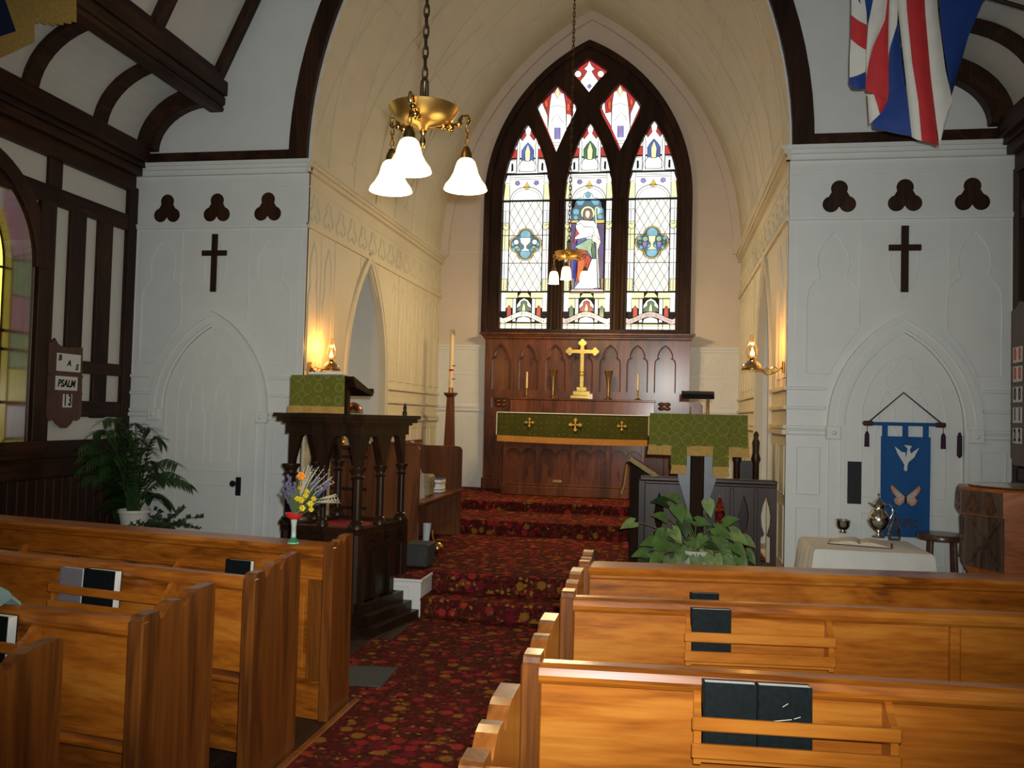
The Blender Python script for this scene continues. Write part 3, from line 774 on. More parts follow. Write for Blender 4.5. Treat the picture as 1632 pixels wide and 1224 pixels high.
# --- the three lancets
def lancet(i):
    cx, w = LC[i]; O = lanc[i]
    cl = lambda pts: clip(pts, O)
    L = lambda pts: [(cx+x, z) for x, z in pts]
    R = lambda x0, x1, z0, z1: L([(x0, z0), (x1, z0), (x1, z1), (x0, z1)])
    g = .006
    # canopy bands
    for z0, z1 in ((4.745, 5.13), (5.14, 5.36), (5.365, 5.95)):
        q = cl(R(-w, w, z0+g, z1-g)); 
        if q: gpane(shrink(q, .97), GW, 0, False, 'canopy_pane')
    niche = (GB, GG, GB)[i]
    gpane(cl(L([(-.09, 5.19), (.09, 5.19), (.09, 5.48), (.05, 5.54), (0, 5.60), (-.05, 5.54), (-.09, 5.48)])), niche, 1, True, 'niche_pane')
    gpane(L([(0, 5.57), (-.042, 5.46), (-.034, 5.32), (.034, 5.32), (.042, 5.46)]), GY, 2, True, 'flame_pane')
    gpane(L([(-.14, 5.20), (-.09, 5.17), (.09, 5.17), (.14, 5.20), (.14, 5.26), (.07, 5.34), (0, 5.32), (-.07, 5.34), (-.14, 5.26)]), GW, 2, True, 'cloud_pane')
    for s in (-1, 1):
        gpane(cl(L([(s*.115, 5.16), (s*.155, 5.16), (s*.155, 5.56), (s*.135, 5.64), (s*.115, 5.56)])), GW, 2, True, 'pinnacle_pane')
        gpane(cl(L([(s*.155, 5.37), (s*.26, 5.37), (s*.21, 5.50), (s*.157, 5.50)])), GR, 1, True, 'corner_pane')
        gpane(cl(L([(s*.03, 5.70), (s*.09, 5.62), (s*.11, 5.66), (s*.04, 5.78)])), GR, 1, True, 'corner_pane')
        gpane(cl(L([(s*.16, 5.15), (s*.30, 5.15), (s*.27, 5.34), (s*.16, 5.34)])), GW2, 2, True, 'canopy_pane')
        gpane(L([(s*.205, 5.19), (s*.235, 5.17), (s*.235, 5.29), (s*.21, 5.29)]), lead, 3, False, 'opening_pane')
        gpane(L([(s*.10, 4.99), (s*.135, 4.965), (s*.175, 4.99), (s*.165, 5.03), (s*.12, 5.035)]), GL, 2, True, 'spandrel_pane')
        gpane(cl(L([(s*.25, 4.76), (s*.34, 4.76), (s*.32, 4.98), (s*.25, 4.98)])), GY, 1, True, 'pinnacle_pane')
        gpane(cl(L([(s*.25, 5.0), (s*.33, 5.0), (s*.29, 5.12), (s*.25, 5.12)])), GW, 1, True, 'pinnacle_pane')
    gpane(L([(-.05, 4.93), (0, 4.91), (.05, 4.93), (.0, 5.02)]), GA, 2, True, 'boss_pane')
    arcp = [(.24*math.cos(math.pi*t/10), 4.755+.19*math.sin(math.pi*t/10)) for t in range(11)]
    leadmb.tube([(cx+x, YG-.012, z) for x, z in arcp], .005, 4)
    arcq = [(.205*math.cos(math.pi*t/10), 4.755+.15*math.sin(math.pi*t/10)) for t in range(11)]
    leadmb.tube([(cx+x, YG-.012, z) for x, z in arcq], .003, 4)
    leadmb.tube([(cx-.04, YG-.012, 5.69), (cx, YG-.012, 5.73), (cx+.04, YG-.012, 5.69)], .003, 4)
    for z in (5.135, 5.09, 5.06): leadmb.tube([(cx-.24, YG-.01, z), (cx+.24, YG-.01, z)], .0035, 4)
    # middle: border shafts
    zs = [3.425, 3.60, 3.83, 4.02, 4.33, 4.42, 4.60, 4.725]
    for s in (-1, 1):
        for k in range(7):
            mt = (GY, GW2, GW, GY, GY, GW2, GW)[k] if k != 3 else (GY if s < 0 else GW2)
            x0, x1 = sorted((s*.25, s*(w-.008)))
            q = R(x0+.003, x1-.003, zs[k]+.004, zs[k+1]-.004)
            gpane(q, mt, 0, False, 'border_pane')
            leadmb.tube([(cx+(x0+x1)/2+.012*s, YG-.007, zs[k]+.01), (cx+(x0+x1)/2+.012*s, YG-.007, zs[k+1]-.01)], .0035, 4)
        for k in range(6):
            gpane(L([(s*.262+a, 3.44+k*.026+b) for a, b in ((0, 0), (.012, .009), (0, .018), (-.012, .009))]), lead, 1, False, 'border_mark')
        gpane(L([(s*.25, 4.33), (s*.29, 4.31), (s*.335, 4.34), (s*.335, 4.40), (s*.29, 4.38), (s*.25, 4.40)]), GY, 1, True, 'capital_pane')
    fx = .238
    if i != 1:
        field = R(-fx, fx, 3.425, 4.725); dw, dh = .119, .207
        for r_ in range(-1, 14):
            for c_ in range(-1, 6):
                x = -fx+c_*dw+(dw/2 if r_ % 2 else 0); z = 3.43+r_*dh/2
                d = L([(x-dw/2+.004, z), (x, z-dh/2+.007), (x+dw/2-.004, z), (x, z+dh/2-.007)])
                q = clip(d, field)
                if len(q) >= 3 and abs(sum(q[k][0]*q[(k+1) % len(q)][1]-q[(k+1) % len(q)][0]*q[k][1] for k in range(len(q)))) > .0008:
                    gpane(q, GQ if (c_+r_) % 3 else GQ2, 0, False, 'quarry_pane')
        for k in range(4):
            for kk in range(2):
                x = -fx+dw*(k+.5)+(dw/2 if kk else 0); z = 3.535+kk*dh/2
                if x < fx: gpane(L([(x-.018, z), (x, z-.035), (x+.018, z), (x, z+.035)]), GY, 1, False, 'quarry_mark')
        # quatrefoil medallion
        mz = 4.105 if i == 0 else 4.115
        def quat(r, d): return [(cx+d*ux+r*math.cos(math.radians(a0+t*180/8)), mz+d*uz+r*math.sin(math.radians(a0+t*180/8))) for ux, uz, a0 in ((1, 0, -90), (0, 1, 0), (-1, 0, 90), (0, -1, 180)) for t in range(9)]
        gpane(quat(.125, .11), GA, 1, True, 'medallion_border'); gpane(quat(.106, .108), GT, 2, True, 'medallion_field')
        for ux, uz in ((0, 1), (0, -1)):
            gpane([(cx+x, mz+uz*.135+z) for x, z in circ(0, 0, .072, 12)], GC, 3, False, 'medallion_pane')
        for s in (-1, 1):
            if i == 0:
                gpane([(cx+s*.135+x, mz+.03+z) for x, z in circ(0, 0, .04, 10)], GW, 4, True, 'flower_pane')
                gpane([(cx+s*.125+x*1.3, mz-.045+z) for x, z in circ(0, 0, .028, 8)], GG2, 4, True, 'leaf_pane')
                for dx, dz in ((.185, .0), (.165, -.07), (.10, -.075)): gpane([(cx+s*dx+x, mz+dz+z) for x, z in circ(0, 0, .024, 8)], GC, 3, False, 'medallion_pane')
            else:
                gpane([(cx+s*.095+x, mz+.05+z) for x, z in circ(0, 0, .042, 7)], GG2, 4, True, 'leaf_pane')
                gpane([(cx+s*.165+x, mz+.0+z) for x, z in circ(0, 0, .032, 6)], GG, 4, True, 'leaf_pane')
                gpane(L([(s*.065, mz+.01), (s*.135, mz+.01), (s*.13, mz-.05), (s*.10, mz-.09), (s*.07, mz-.05)]), GL, 5, True, 'grape_pane')
                for dx, dz in ((.175, .06), (.15, -.07), (.04, -.05)): gpane([(cx+s*dx+x, mz+dz+z) for x, z in circ(0, 0, .022, 8)], GC, 3, False, 'medallion_pane')
        bw = .078 if i == 0 else .05
        gpane(L([(-bw, mz+.095), (bw, mz+.095), (bw*.9, mz+.02), (bw*.45, mz-.01), (.018, mz-.03), (.02, mz-.06), (.075, mz-.105), (-.075, mz-.105), (-.02, mz-.06), (-.018, mz-.03), (-bw*.45, mz-.01), (-bw*.9, mz+.02)]), GY if i else GQ, 6, True, 'chalice_pane')
        for z in (3.83, 4.235): leadmb.tube([(cx-w, YG-.009, z), (cx+w, YG-.009, z)], .005, 4)
    # saddle bars
    for z in (4.735, 3.41): MB().box(cx-w, cx+w, YG-.03, YG-.01, z-.008, z+.008).build('saddle_bar', blackiron, w2)
    # predella
    for s in (-1, 1):
        gpane(R(*sorted((s*(w-.01), s*(w-.075))), 3.13, 3.40), GW2, 0, False, 'shaft_pane')
        gpane(R(*sorted((s*.115, s*.165)), 2.98, 3.31), GW, 0, True, 'shaft_pane')
        gpane(R(*sorted((s*.17, s*.265)), 3.18, 3.31), GY, 0, False, 'niche_pane')
        gpane(L([(s*.185, 3.05), (s*.25, 3.05), (s*.25, 3.17), (s*.2175, 3.22), (s*.185, 3.17)]), GG if i == 1 else GR, 1, True, 'niche_pane')
        gpane(R(*sorted((s*.185, s*.25)), 2.975, 3.02), GG if i == 1 else GR, 1, True, 'niche_pane')
        gpane(R(*sorted((s*.10, s*(w-.01))), 3.325, 3.40), GY, 0, False, 'entablature_pane')
        gpane(R(*sorted((s*.27, s*(w-.005))), 2.955, 3.0), GY, 1, True, 'capital_pane')
    gpane(L([(-.10, 3.13), (.10, 3.13), (.105, 3.22), (.06, 3.29), (0, 3.32), (-.06, 3.29), (-.105, 3.22)]), GW, 0, True, 'niche_pane')
    gpane(L([(x*1.15, 3.20+z*1.0) for x, z in trefoil(0, 0, .62)]), GR if i == 1 else GG, 1, True, 'trefoil_pane')
    gpane(L([(-.025, 3.13), (.025, 3.13), (.022, 3.2), (0, 3.25), (-.022, 3.2)]), GY, 2, True, 'flame_pane')
    gpane(L([(-.095, 3.33), (.095, 3.33), (.05, 3.40), (-.05, 3.40)]), GY, 1, True, 'entablature_pane')
    gpane(L([(-.105, 2.97), (.105, 2.97), (.09, 3.03), (0, 3.06), (-.09, 3.03)]), GW, 0, True, 'scroll_pane')
    for x0, x1 in ((-w+.005, -.275), (-.265, -.175), (-.165, -.115), (-.105, .105), (.115, .165), (.175, .265), (.275, w-.005)):
        gpane(R(x0, x1, 2.88, 2.925), GW, 0, False, 'base_pane'); gpane(R(x0, x1, 2.93, 2.952), GY, 0, False, 'base_pane')
    top = [(x, 3.075+.055*math.cos(x/w*math.pi)+(.02 if abs(x) > w*.9 else 0)) for x in [w*(-1+t/8) for t in range(17)]]
    bot = [(x, z-.075) for x, z in top]
    gpane(L(top+bot[::-1]), GK if i else GQ, 4, True, 'scroll_band')
    rnd = random.Random(i)
    tb = MB()
    for t in range(34):
        x = w*(-.86+1.72*t/33); z = 3.037+.055*math.cos(x/w*math.pi)
        if t in (5, 11, 19, 26): continue
        h = rnd.choice((.016, .02, .022)); tb.box(cx+x-.0022, cx+x+.0022, YG-.0205, YG-.0195, z-h, z+h)
        if t % 2: tb.box(cx+x-.008, cx+x+.004, YG-.0205, YG-.0195, z+h*rnd.choice((-.9, .0, .8))-.002, z+h*rnd.choice((-.9, .0, .8))+.003)
    tb.build('scroll_lettering', GH, w2)
for i in range(3): lancet(i)
# --- the shepherd in the middle lancet
G4 = lambda pts: pxs(pts, 890, 310, .1389)
gpane(G4([(150, 325), (158, 170), (185, 140), (192, 90), (225, 45), (280, 35), (300, -8), (340, -32), (382, -8), (400, 35), (450, 45), (492, 90), (498, 140), (522, 170), (530, 325)]), GT, 0, True, 'niche_field')
for x, y, r in ((340, 10, 36), (250, 85, 40), (430, 85, 40), (205, 200, 34), (475, 185, 34), (200, 265, 24), (480, 255, 26), (290, 62, 20), (392, 62, 20)):
    gpane(G4(circ(x, y, r, 9)), GC, 1, False, 'niche_leaf')
gpane(G4([(143, 335), (215, 335), (212, 980), (138, 980)]), GP, 0, True, 'curtain_pane'); gpane(G4([(452, 335), (528, 335), (516, 965), (458, 965)]), GP, 0, True, 'curtain_pane')
gpane(G4([(150, 298), (228, 296), (225, 328), (150, 328)]), GA, 2, True, 'rail_pane'); gpane(G4([(438, 292), (527, 292), (527, 328), (440, 332)]), GA, 2, True, 'rail_pane')
gpane(G4([(215, 335), (455, 335), (458, 1085), (150, 1085)]), GB, 0, False, 'ground_pane')
gpane(G4([(150, 1085), (510, 1085), (525, 1132), (130, 1132)]), GK, 1, True, 'floor_pane')
gpane(G4([(140, 965), (185, 965), (180, 1085), (150, 1085)]), GH, 1, True, 'rock_pane'); gpane(G4([(480, 965), (520, 965), (515, 1085), (485, 1085)]), GH, 1, True, 'rock_pane')
gpane(G4(circ(338, 215, 82, 20)), GY, 3, True, 'halo_pane')
gpane(G4([(338, 160), (375, 172), (392, 215), (390, 285), (360, 300), (310, 300), (285, 280), (285, 215), (300, 172)]), GH, 4, True, 'hair_pane')
gpane(G4([(335, 182), (362, 195), (368, 230), (355, 268), (335, 282), (314, 265), (306, 230), (312, 195)]), GF, 5, True, 'face_pane')
gpane(G4([(205, 335), (260, 292), (345, 300), (410, 305), (455, 400), (488, 540), (455, 640), (425, 560), (330, 520), (215, 400)]), GW, 3, True, 'mantle_pane')
gpane(G4([(200, 392), (240, 375), (250, 470), (195, 565), (178, 555), (190, 460)]), GR, 4, True, 'robe_pane')
gpane(G4([(198, 640), (335, 610), (330, 690), (382, 740), (330, 865), (240, 995), (195, 1010), (215, 800)]), GR, 4, True, 'robe_pane')
gpane(G4([(222, 770), (330, 735), (310, 870), (240, 985), (212, 960)]), GO, 5, True, 'robe_pane')
gpane(G4([(190, 600), (350, 510), (405, 530), (428, 640), (420, 735), (382, 730), (330, 650), (230, 632)]), GG2, 5, True, 'mantle_pane')
gpane(G4([(390, 560), (428, 600), (425, 740), (395, 735), (375, 640)]), GG, 6, True, 'mantle_pane')
gpane(G4([(205, 350), (262, 338), (290, 375), (400, 378), (408, 440), (385, 485), (255, 512), (195, 520), (190, 495), (240, 455), (205, 400)]), GW, 7, True, 'lamb_pane')
gpane(G4([(382, 742), (440, 742), (452, 1068), (395, 1085), (180, 1085), (240, 1000), (335, 868)]), GW2, 4, True, 'gown_pane')
gpane(G4([(390, 480), (430, 470), (490, 540), (455, 640), (430, 560), (385, 535)]), GF, 8, True, 'arm_pane')
st = [PY(890+x*.1389, 310+y*.1389, YG) for x, y in ((468, 1075), (448, 700), (432, 300), (424, 190), (432, 158), (452, 152), (466, 172), (466, 210), (452, 232))]
MB().tube([(p.x, YG-.036, p.z) for p in st], .008, 5).build('crook_pane', GY, w2)
# --- kites
for k, K in enumerate(kites):
    cx = sum(p[0] for p in K)/len(K); cz = sum(p[1] for p in K)/len(K)
    gpane(shrink(K, .98), GR, 0, False, 'kite_field')
    if k < 2:
        s = 1 if k == 0 else -1; ox = 889 if k == 0 else 988.5; oy = 0 if k == 0 else -3
        q = lambda pts: pxs([(ox+s*(x-889), y+oy) for x, y in pts])
        def inside(pts): return q(pts)
        gpane(q([(873, 208), (876, 170), (879, 150), (884, 148), (889, 139), (894, 148), (899, 150), (902, 168), (903, 208), (887, 243)]), GW, 1, True, 'tower_pane')
        gpane(q([(857.5, 174), (864, 164), (869, 175), (873, 185), (873, 207), (866, 193)]), GW, 1, True, 'turret_pane')
        gpane(q([(903, 182), (912, 184), (914, 164), (917, 168), (918.5, 176), (911, 192), (903, 205)]), GW, 1, True, 'turret_pane')
        gpane(q([(884, 204), (893, 204), (893, 222), (884, 222)]), GL, 2, True, 'lilac_pane')
        gpane(q([(868, 163), (873, 160), (874, 170), (869, 171)]), GO, 1, True, 'ruby_pane'); gpane(q([(904, 162), (909, 168), (908, 178), (903, 176)]), GO, 1, True, 'ruby_pane')
        gpane(q([(885, 150), (889, 141), (893, 150), (889, 158)]), GY, 2, True, 'finial_pane')
        for y in (228, 232): a, b_ = q([(879, y), (897, y)]); leadmb.tube([(a[0], YG-.012, a[1]), (b_[0], YG-.012, b_[1])], .003, 4)
        ap = q([(879, 196), (881, 189), (887, 182), (893, 189), (898, 196)]); leadmb.tube([(a[0], YG-.012, a[1]) for a in ap], .003, 4)
        ap = q([(876, 172), (889, 168), (902, 172)]); leadmb.tube([(a[0], YG-.012, a[1]) for a in ap], .003, 4)
    else:
        q = pxs
        gpane(q([(939.5, 98), (943, 105), (948, 110), (943, 114), (948, 122), (953, 128), (954, 132), (939.5, 149), (925, 132), (926, 128), (931, 122), (936, 114), (931, 110), (936, 105)]), GW, 1, True, 'finial_pane')
        for x in (921.5, 957.5): gpane(q(circ(x, 118.5, 5.6, 10)), GQ, 2, True, 'roundel_pane')
        gpane(q([(939.5, 134), (943, 138), (939.5, 142), (936, 138)]), GL, 2, True, 'lilac_pane')
leadmb.build('lead_cames', lead, w2)
# ================================================================== REREDOS, ALTAR
YRr = 12.17
rr = thing('reredos', (.03, 12.22, ZSAN), 'dark oak arcaded reredos under the stained glass window', 'reredos')
rx0, rx1 = -1.40, 1.465
MB().box(rx0, rx1, YRr+.065, YC-.005, ZSAN, 2.70).build('back_board', reredoswood, rr)
arcs = [PY(u, 590, YRr).x for u in (799.6, 842.6, 885.6, 928.5, 972.7, 1015.8, 1059.9)]
holes = [cusped(.135, 1.99, 2.46, .24, x) for x in arcs]
sq = [[(x-.135, 1.72), (x+.135, 1.72), (x+.135, 1.87), (x-.135, 1.87)] for x in arcs]
MB().prism([[(rx0, .95), (rx1, .95), (rx1, 2.70), (rx0, 2.70)]]+holes+sq, 'Y', YRr, YRr+.065).build('arcade_frame', reredoswood, rr)
for x in arcs:
    bead([(a, YRr-.003, z) for a, z in cusped(.139, 1.985, 2.46, .245, x)], .009, reredoswood, 'arch_moulding', rr)
    m = MB()
    for k in range(4):
        a = math.radians(45+90*k); m.ball((x+.055*math.cos(a), YRr+.05, 1.795+.04*math.sin(a)), (.05, .03, .03), 8, 5)
    m.build('quatrefoil', reredoswood, rr, smooth=True)
for i, (z0, z1, d) in enumerate(((2.70, 2.715, .02), (2.715, 2.745, .045), (2.745, 2.765, .075), (2.765, 2.795, .11))):
    MB().cbox(rx0-d*.6, rx1+d*.6, YRr-d, YC-.003, z0, z1, .005).build('cornice_moulding', reredoswood, rr)
for x0, x1 in ((rx0, -1.02), (1.06, rx1)):
    MB().prism([[(x0, ZSAN), (x1, ZSAN), (x1, .95), (x0, .95)]], 'Y', YRr, YRr+.03).build('side_panel', reredoswood, rr)
    bead([(x0+.08, YRr-.002, .75), (x1-.08, YRr-.002, .75), (x1-.08, YRr-.002, 1.60), (x0+.08, YRr-.002, 1.60), (x0+.08, YRr-.002, .75)], .007, reredoswood, 'panel_moulding', rr)
    MB().cbox(x0-.02, x1+.02, YRr-.04, YRr+.03, ZSAN, ZSAN+.16, .01).build('base_moulding', reredoswood, rr)
rr.rotation_euler.x = math.radians(2.0)   # forward tilt added to lift the flash glare on the panelling
# gradine (shelf for cross and candles)
gr = MB().cbox(-.985, 1.0, 11.92, 12.085, 1.66, 1.845, .004).cbox(-1.0, 1.015, 11.90, 12.085, 1.845, 1.87, .006)
gr.build('gradine_shelf', altarwood, loc=(0, 12.05, 1.66), label='dark oak retable shelf behind the altar holding the brass cross', cat='shelf')
# altar
YA = 11.36
al = thing('altar', (-.03, YA+.3, ZSAN), 'carved oak altar with trefoil panels below the green frontal', 'altar')
ax0, ax1 = -.955, .885
MB().box(ax0+.02, ax1-.02, YA+.05, 11.93, ZSAN, 1.60).build('body', altarwood, al)
pw = (ax1-ax0)/4
hol = []
for k in range(4):
    cxp = ax0+pw*(k+.5)
    t = [(x, z) for x, z in trefoil(cxp, .99, 1.55, 12, -1)]
    hol.append(t)
    bead([(x, YA+.019, z) for x, z in t]+[(t[0][0], YA+.019, t[0][1])], .006, altarwood, 'trefoil_moulding', al)
MB().prism([[(ax0, .70), (ax1, .70), (ax1, 1.60), (ax0, 1.60)]]+hol, 'Y', YA+.01, YA+.05).build('front_frame', altarwood, al)
for k in range(5):
    x = ax0+pw*k; MB().cbox(max(x-.035, ax0-.01), min(x+.035, ax1+.01), YA+.0, YA+.02, .71, 1.58, .006).build('stile', altarwood, al)
MB().cbox(ax0-.03, ax1+.03, YA-.03, 11.93, ZSAN, .70, .012).build('plinth', altarwood, al)
MB().cbox(ax0-.015, ax1+.015, YA-.012, YA+.05, .70, .73, .008).build('plinth_moulding', altarwood, al)
MB().cbox(ax0-.04, ax1+.04, YA-.02, 11.895, 1.60, 1.65, .008).build('mensa', altarwood, al)
p = PY(888, 767, YA); MB().cbox(p.x-.06, p.x+.06, YA-.004, YA+.001 +.018, p.z-.018, p.z+.018, .002).build('plaque', brassold, al, label='small tarnished brass plaque')
# frontal cloth
xl, xr = -1.045, .93
fr = thing('altar_frontal', (0, YA, 1.3), 'olive green altar frontal embroidered with three gold crosses', 'altar cloth')
def frontal_y(t, z): return YA-.035-.012*math.sin(t*40)*(1.65-z)/.4-.008*math.sin(t*17+1)*(1.65-z)/.4
g = [[(lerp(xl, xr, i/40), frontal_y(i/40, z), z-(.05*math.sin(math.pi*i/40)*.35+.018*i/40)*(1.65-z)/.35*.6) for i in range(41)] for z in (1.65, 1.57, 1.48, 1.39, 1.345)]
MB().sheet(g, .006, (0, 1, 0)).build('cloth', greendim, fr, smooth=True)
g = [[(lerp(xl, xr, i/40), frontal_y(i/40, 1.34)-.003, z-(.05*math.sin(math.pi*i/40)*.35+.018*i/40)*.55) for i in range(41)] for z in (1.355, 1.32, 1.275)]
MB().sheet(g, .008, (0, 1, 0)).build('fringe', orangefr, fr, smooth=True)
for u, v, r in ((844, 673, .06), (917, 677, .085), (991, 679, .06)):
    p = PY(u, v, YA-.05); m = MB()
    for k in range(4):
        a = math.pi/2*k; c_, s_ = math.cos(a), math.sin(a)
        q = [(0.0, -.08), (.45, -.11), (.62, -.13), (.70, -.34), (.82, -.18), (1.0, -.12), (1.0, .12), (.82, .18), (.70, .34), (.62, .13), (.45, .11), (0, .08)]
        m.prism([(p.x+r*(x*c_-z*s_), p.z+r*(x*s_+z*c_)) for x, z in q], 'Y', YA-.062, YA-.055)
    m.build('embroidered_cross', goldemb, fr)
m = MB().cbox(xl-.012, xr+.01, YA-.046, 11.89, 1.651, 1.664, .003).box(xl-.014, xl-.004, YA-.04, 11.88, 1.36, 1.655).box(xr+.004, xr+.014, YA-.04, 11.88, 1.40, 1.655)
m.build('altar_linen', linen, loc=(0, YA+.2, 1.65), label='white linen runner spread over the altar top', cat='altar cloth')
# --- on the gradine
ZG = 1.871
YT = 11.99
acx = thing('altar_cross', (0, YT, ZG), 'tall gilded altar cross with trefoil ends on a stepped base', 'cross')
m = MB().cbox(-.15, .15, YT-.07, YT+.07, ZG, ZG+.05, .006).cbox(-.115, .115, YT-.055, YT+.055, ZG+.05, ZG+.11, .006).cbox(-.07, .07, YT-.04, YT+.04, ZG+.11, ZG+.165, .006)
m.build('stepped_base', gold, acx)
zt = 2.69; zx = 2.53
m = MB().cbox(-.027, .027, YT-.012, YT+.012, ZG+.165, zt-.06, .004); m.build('shaft', gold, acx)
m = MB().cbox(-.155, .155, YT-.012, YT+.012, zx-.027, zx+.027, .004); m.build('crossbar', gold, acx)
for x, z in ((0, zt-.045), (-.175, zx), (.175, zx)):
    m = MB()
    for q_, (dx, dz) in enumerate(((.028, 0), (-.028, 0), (0, .028), (0, -.028), (0, 0))):
        m.prism(circ(x+dx, z+dz, .028, 12), 'Y', YT-.014-.0012*q_, YT+.014+.0012*q_)
    m.build('trefoil_end', gold, acx)
MB().prism(circ(0, zx, .042, 16), 'Y', YT-.019, YT+.017).build('centre_boss', brassold, acx)
MB().ball((0, YT, 2.22), (.05, .035, .035), 12, 6).build('knop', gold, acx, smooth=True)
def vase(px_, side):
    p = PY(px_, 600, YT); x = p.x
    v = thing('altar_vase', (x, YT, ZG), 'trumpet shaped brass vase beside the gilded cross, '+side, 'vase', 'brass altar vases')
    MB().lathe([(.05, 0), (.052, .012), (.035, .02), (.018, .03)], (x, YT, ZG), 16).build('foot', brassold, v, smooth=True)
    MB().lathe([(.018, .03), (.024, .05), (.02, .07), (.022, .15), (.032, .26), (.046, .345), (.062, .395), (.058, .395), (.04, .33), (0, .20)], (x, YT, ZG), 18).build('body', brassold, v, smooth=True)
vase(882, 'toward the paschal candle'); vase(970, 'toward the black reading lamp')
def candle(px_, side):
    x = PY(px_, 600, YT).x
    c = thing('altar_candlestick', (x, YT, ZG), 'short brass candlestick with a lit-style ivory taper on the retable '+side, 'candlestick')
    MB().lathe([(.045, 0), (.046, .01), (.02, .022), (.01, .04), (.016, .07), (.009, .09), (.009, .12), (.022, .13), (.022, .138), (.012, .14)], (x, YT, ZG), 14).build('stick', brass, c, smooth=True)
    MB().lathe([(.014, .14), (.013, .36), (.008, .365), (0, .367)], (x, YT, ZG), 10).build('taper', wax, c, smooth=True)
    MB().tube([(x, YT, ZG+.365), (x, YT, ZG+.378)], .0015, 4).build('wick', ink, c)
candle(840, 'toward the paschal candle'); candle(1017, 'toward the black reading lamp')
for o in bpy.data.objects:
    if o.name.startswith('altar_candlestick'): o['label'] = o['label'].replace('lit-style ', '')
p = PY(941, 630, YT-.05)
MB().xf(Matrix()).prism([(p.x-.03, ZG), (p.x+.03, ZG), (p.x+.03, ZG+.07), (p.x-.03, ZG+.07)], 'Y', YT-.075, YT-.071).build('note_card', card, loc=(p.x, YT-.073, ZG), label='little white card propped beside the cross base', cat='card')
# --- paschal candle on its stand
YPc = 11.3
p = PY(718, 640, YPc); x = p.x
ps = thing('paschal_candle_stand', (x, YPc, ZSAN), 'square tapering oak stand carrying the tall candle', 'candle stand')
m = MB(); zt = PY(718, 626, YPc).z
prof = [(.10, 0), (.10, .06), (.085, .10), (.082, .2)]
def sqtaper(mb, x, y, prs):
    rings = [[(x+a*r, y+b*r, z) for a, b in ((-1, -1), (1, -1), (1, 1), (-1, 1))] for r, z in prs]
    n = len(mb.v); vs = [q for rg in rings for q in rg]; fs = [(i*4+k, i*4+(k+1) % 4, (i+1)*4+(k+1) % 4, (i+1)*4+k) for i in range(len(prs)-1) for k in range(4)]
    fs += [(3, 2, 1, 0), tuple((len(prs)-1)*4+k for k in range(4))]; mb.add(vs, fs); return mb
sqtaper(MB(), x, YPc, [(.13, ZSAN), (.13, ZSAN+.06), (.085, ZSAN+.10)]).build('base', altarwood, ps)
sqtaper(MB(), x, YPc, [(.075, ZSAN+.10), (.042, zt-.06)]).build('shaft', altarwood, ps)
sqtaper(MB(), x, YPc, [(.042, zt-.06), (.075, zt-.02), (.078, zt)]).build('capital', altarwood, ps)
pc = thing('paschal_candle', (x, YPc, zt), 'tall ivory paschal candle with one red band and brass collar', 'candle')
z1 = PY(718, 525, YPc).z
MB().lathe([(.034, zt), (.030, zt+.07)], (x, YPc, 0), 14).build('collar', brassold, pc, smooth=True)
MB().lathe([(.030, zt+.001), (.028, z1-.06), (.02, z1-.055), (0, z1-.055)], (x, YPc, 0), 14).build('candle_body', wax, pc, smooth=True)
MB().lathe([(.031, z1-.09), (.036, z1-.07), (.034, z1), (.031, z1), (.030, z1-.07)], (x, YPc, 0), 14).build('follower', glassm, pc, smooth=True)
zb = PY(718, 590, YPc).z; MB().lathe([(.0308, zb-.012), (.0308, zb+.012)], (x, YPc, 0), 14).build('band', redcush, pc)
for v in (583, 604):
    q = PY(722, v, YPc); MB().tube([(x+.02, YPc-.02, q.z), (x+.06, YPc-.02, q.z)], .006, 5).build('nail', ink, pc)
# ================================================================== PEWS
def pew_end(mb, x0, x1, yb, D=.47):
    k = D/.47
    pts = [(0, 0), (0, .895), (.008, .915), (.02, .92), (.09, .92), (.10, .888), (.118, .888), (.135, .905), (.165, .926), (.20, .932), (.235, .93), (.245, .90), (.262, .898), (.285, .915), (.315, .938), (.35, .945), (.462, .945), (.47, .93), (.47, 0)]
    if D < .4: pts = [(0, 0), (0, .915), (.02, .925), (.10, .925), (.12, .90), (.16, .925), (.20, .93), (.23, .905), (.28, .93), (.34, .94), (.46, .94), (.47, 0)]
    mb.prism([(yb+y*k, z) for y, z in pts], 'X', x0, x1); return mb
def shear(k, s, xa):
    M_ = Matrix.Identity(4); M_[1][0] = k*s; M_[1][3] = -k*s*xa; return M_
PK = {}
def uxs(u, v, yb, dy):
    k, s, xa = PK[yb]; Y = yb
    for _ in range(12): x = PY(u, v, Y+dy).x; Y = yb+k*s*(x-xa)
    return x
def rack(pw, yb, x0, x1, SH, z0=.692):
    B = lambda m, *a, **kw: m.xf(SH).build(*a, **kw)
    z = z0
    B(MB().box(x0, x1, yb-.085, yb+.018, z-.012, z), 'rack_shelf', rackwood, pw)
    for z1, z2 in ((z, z+.04), (z+.075, z+.112)):
        B(MB().cbox(x0-.012, x1+.012, yb-.098, yb-.082, z1, z2, .004), 'rack_rail', rackwood, pw)
    for x in (x0-.006, x1-.014):
        b = MB().prism([(yb+.02, z-.02), (yb-.080, z-.02), (yb-.082, z+.112), (yb-.062, z+.118), (yb-.035, z+.135), (yb-.022, z+.152), (yb-.008, z+.158), (yb+.02, z+.158)], 'X', x, x+.02); b = B(b, 'rack_bracket', rackwood, pw)
        B(MB().ball((x+.01, yb-.024, z+.138), .005, 6, 4), 'screw', blackiron, b)
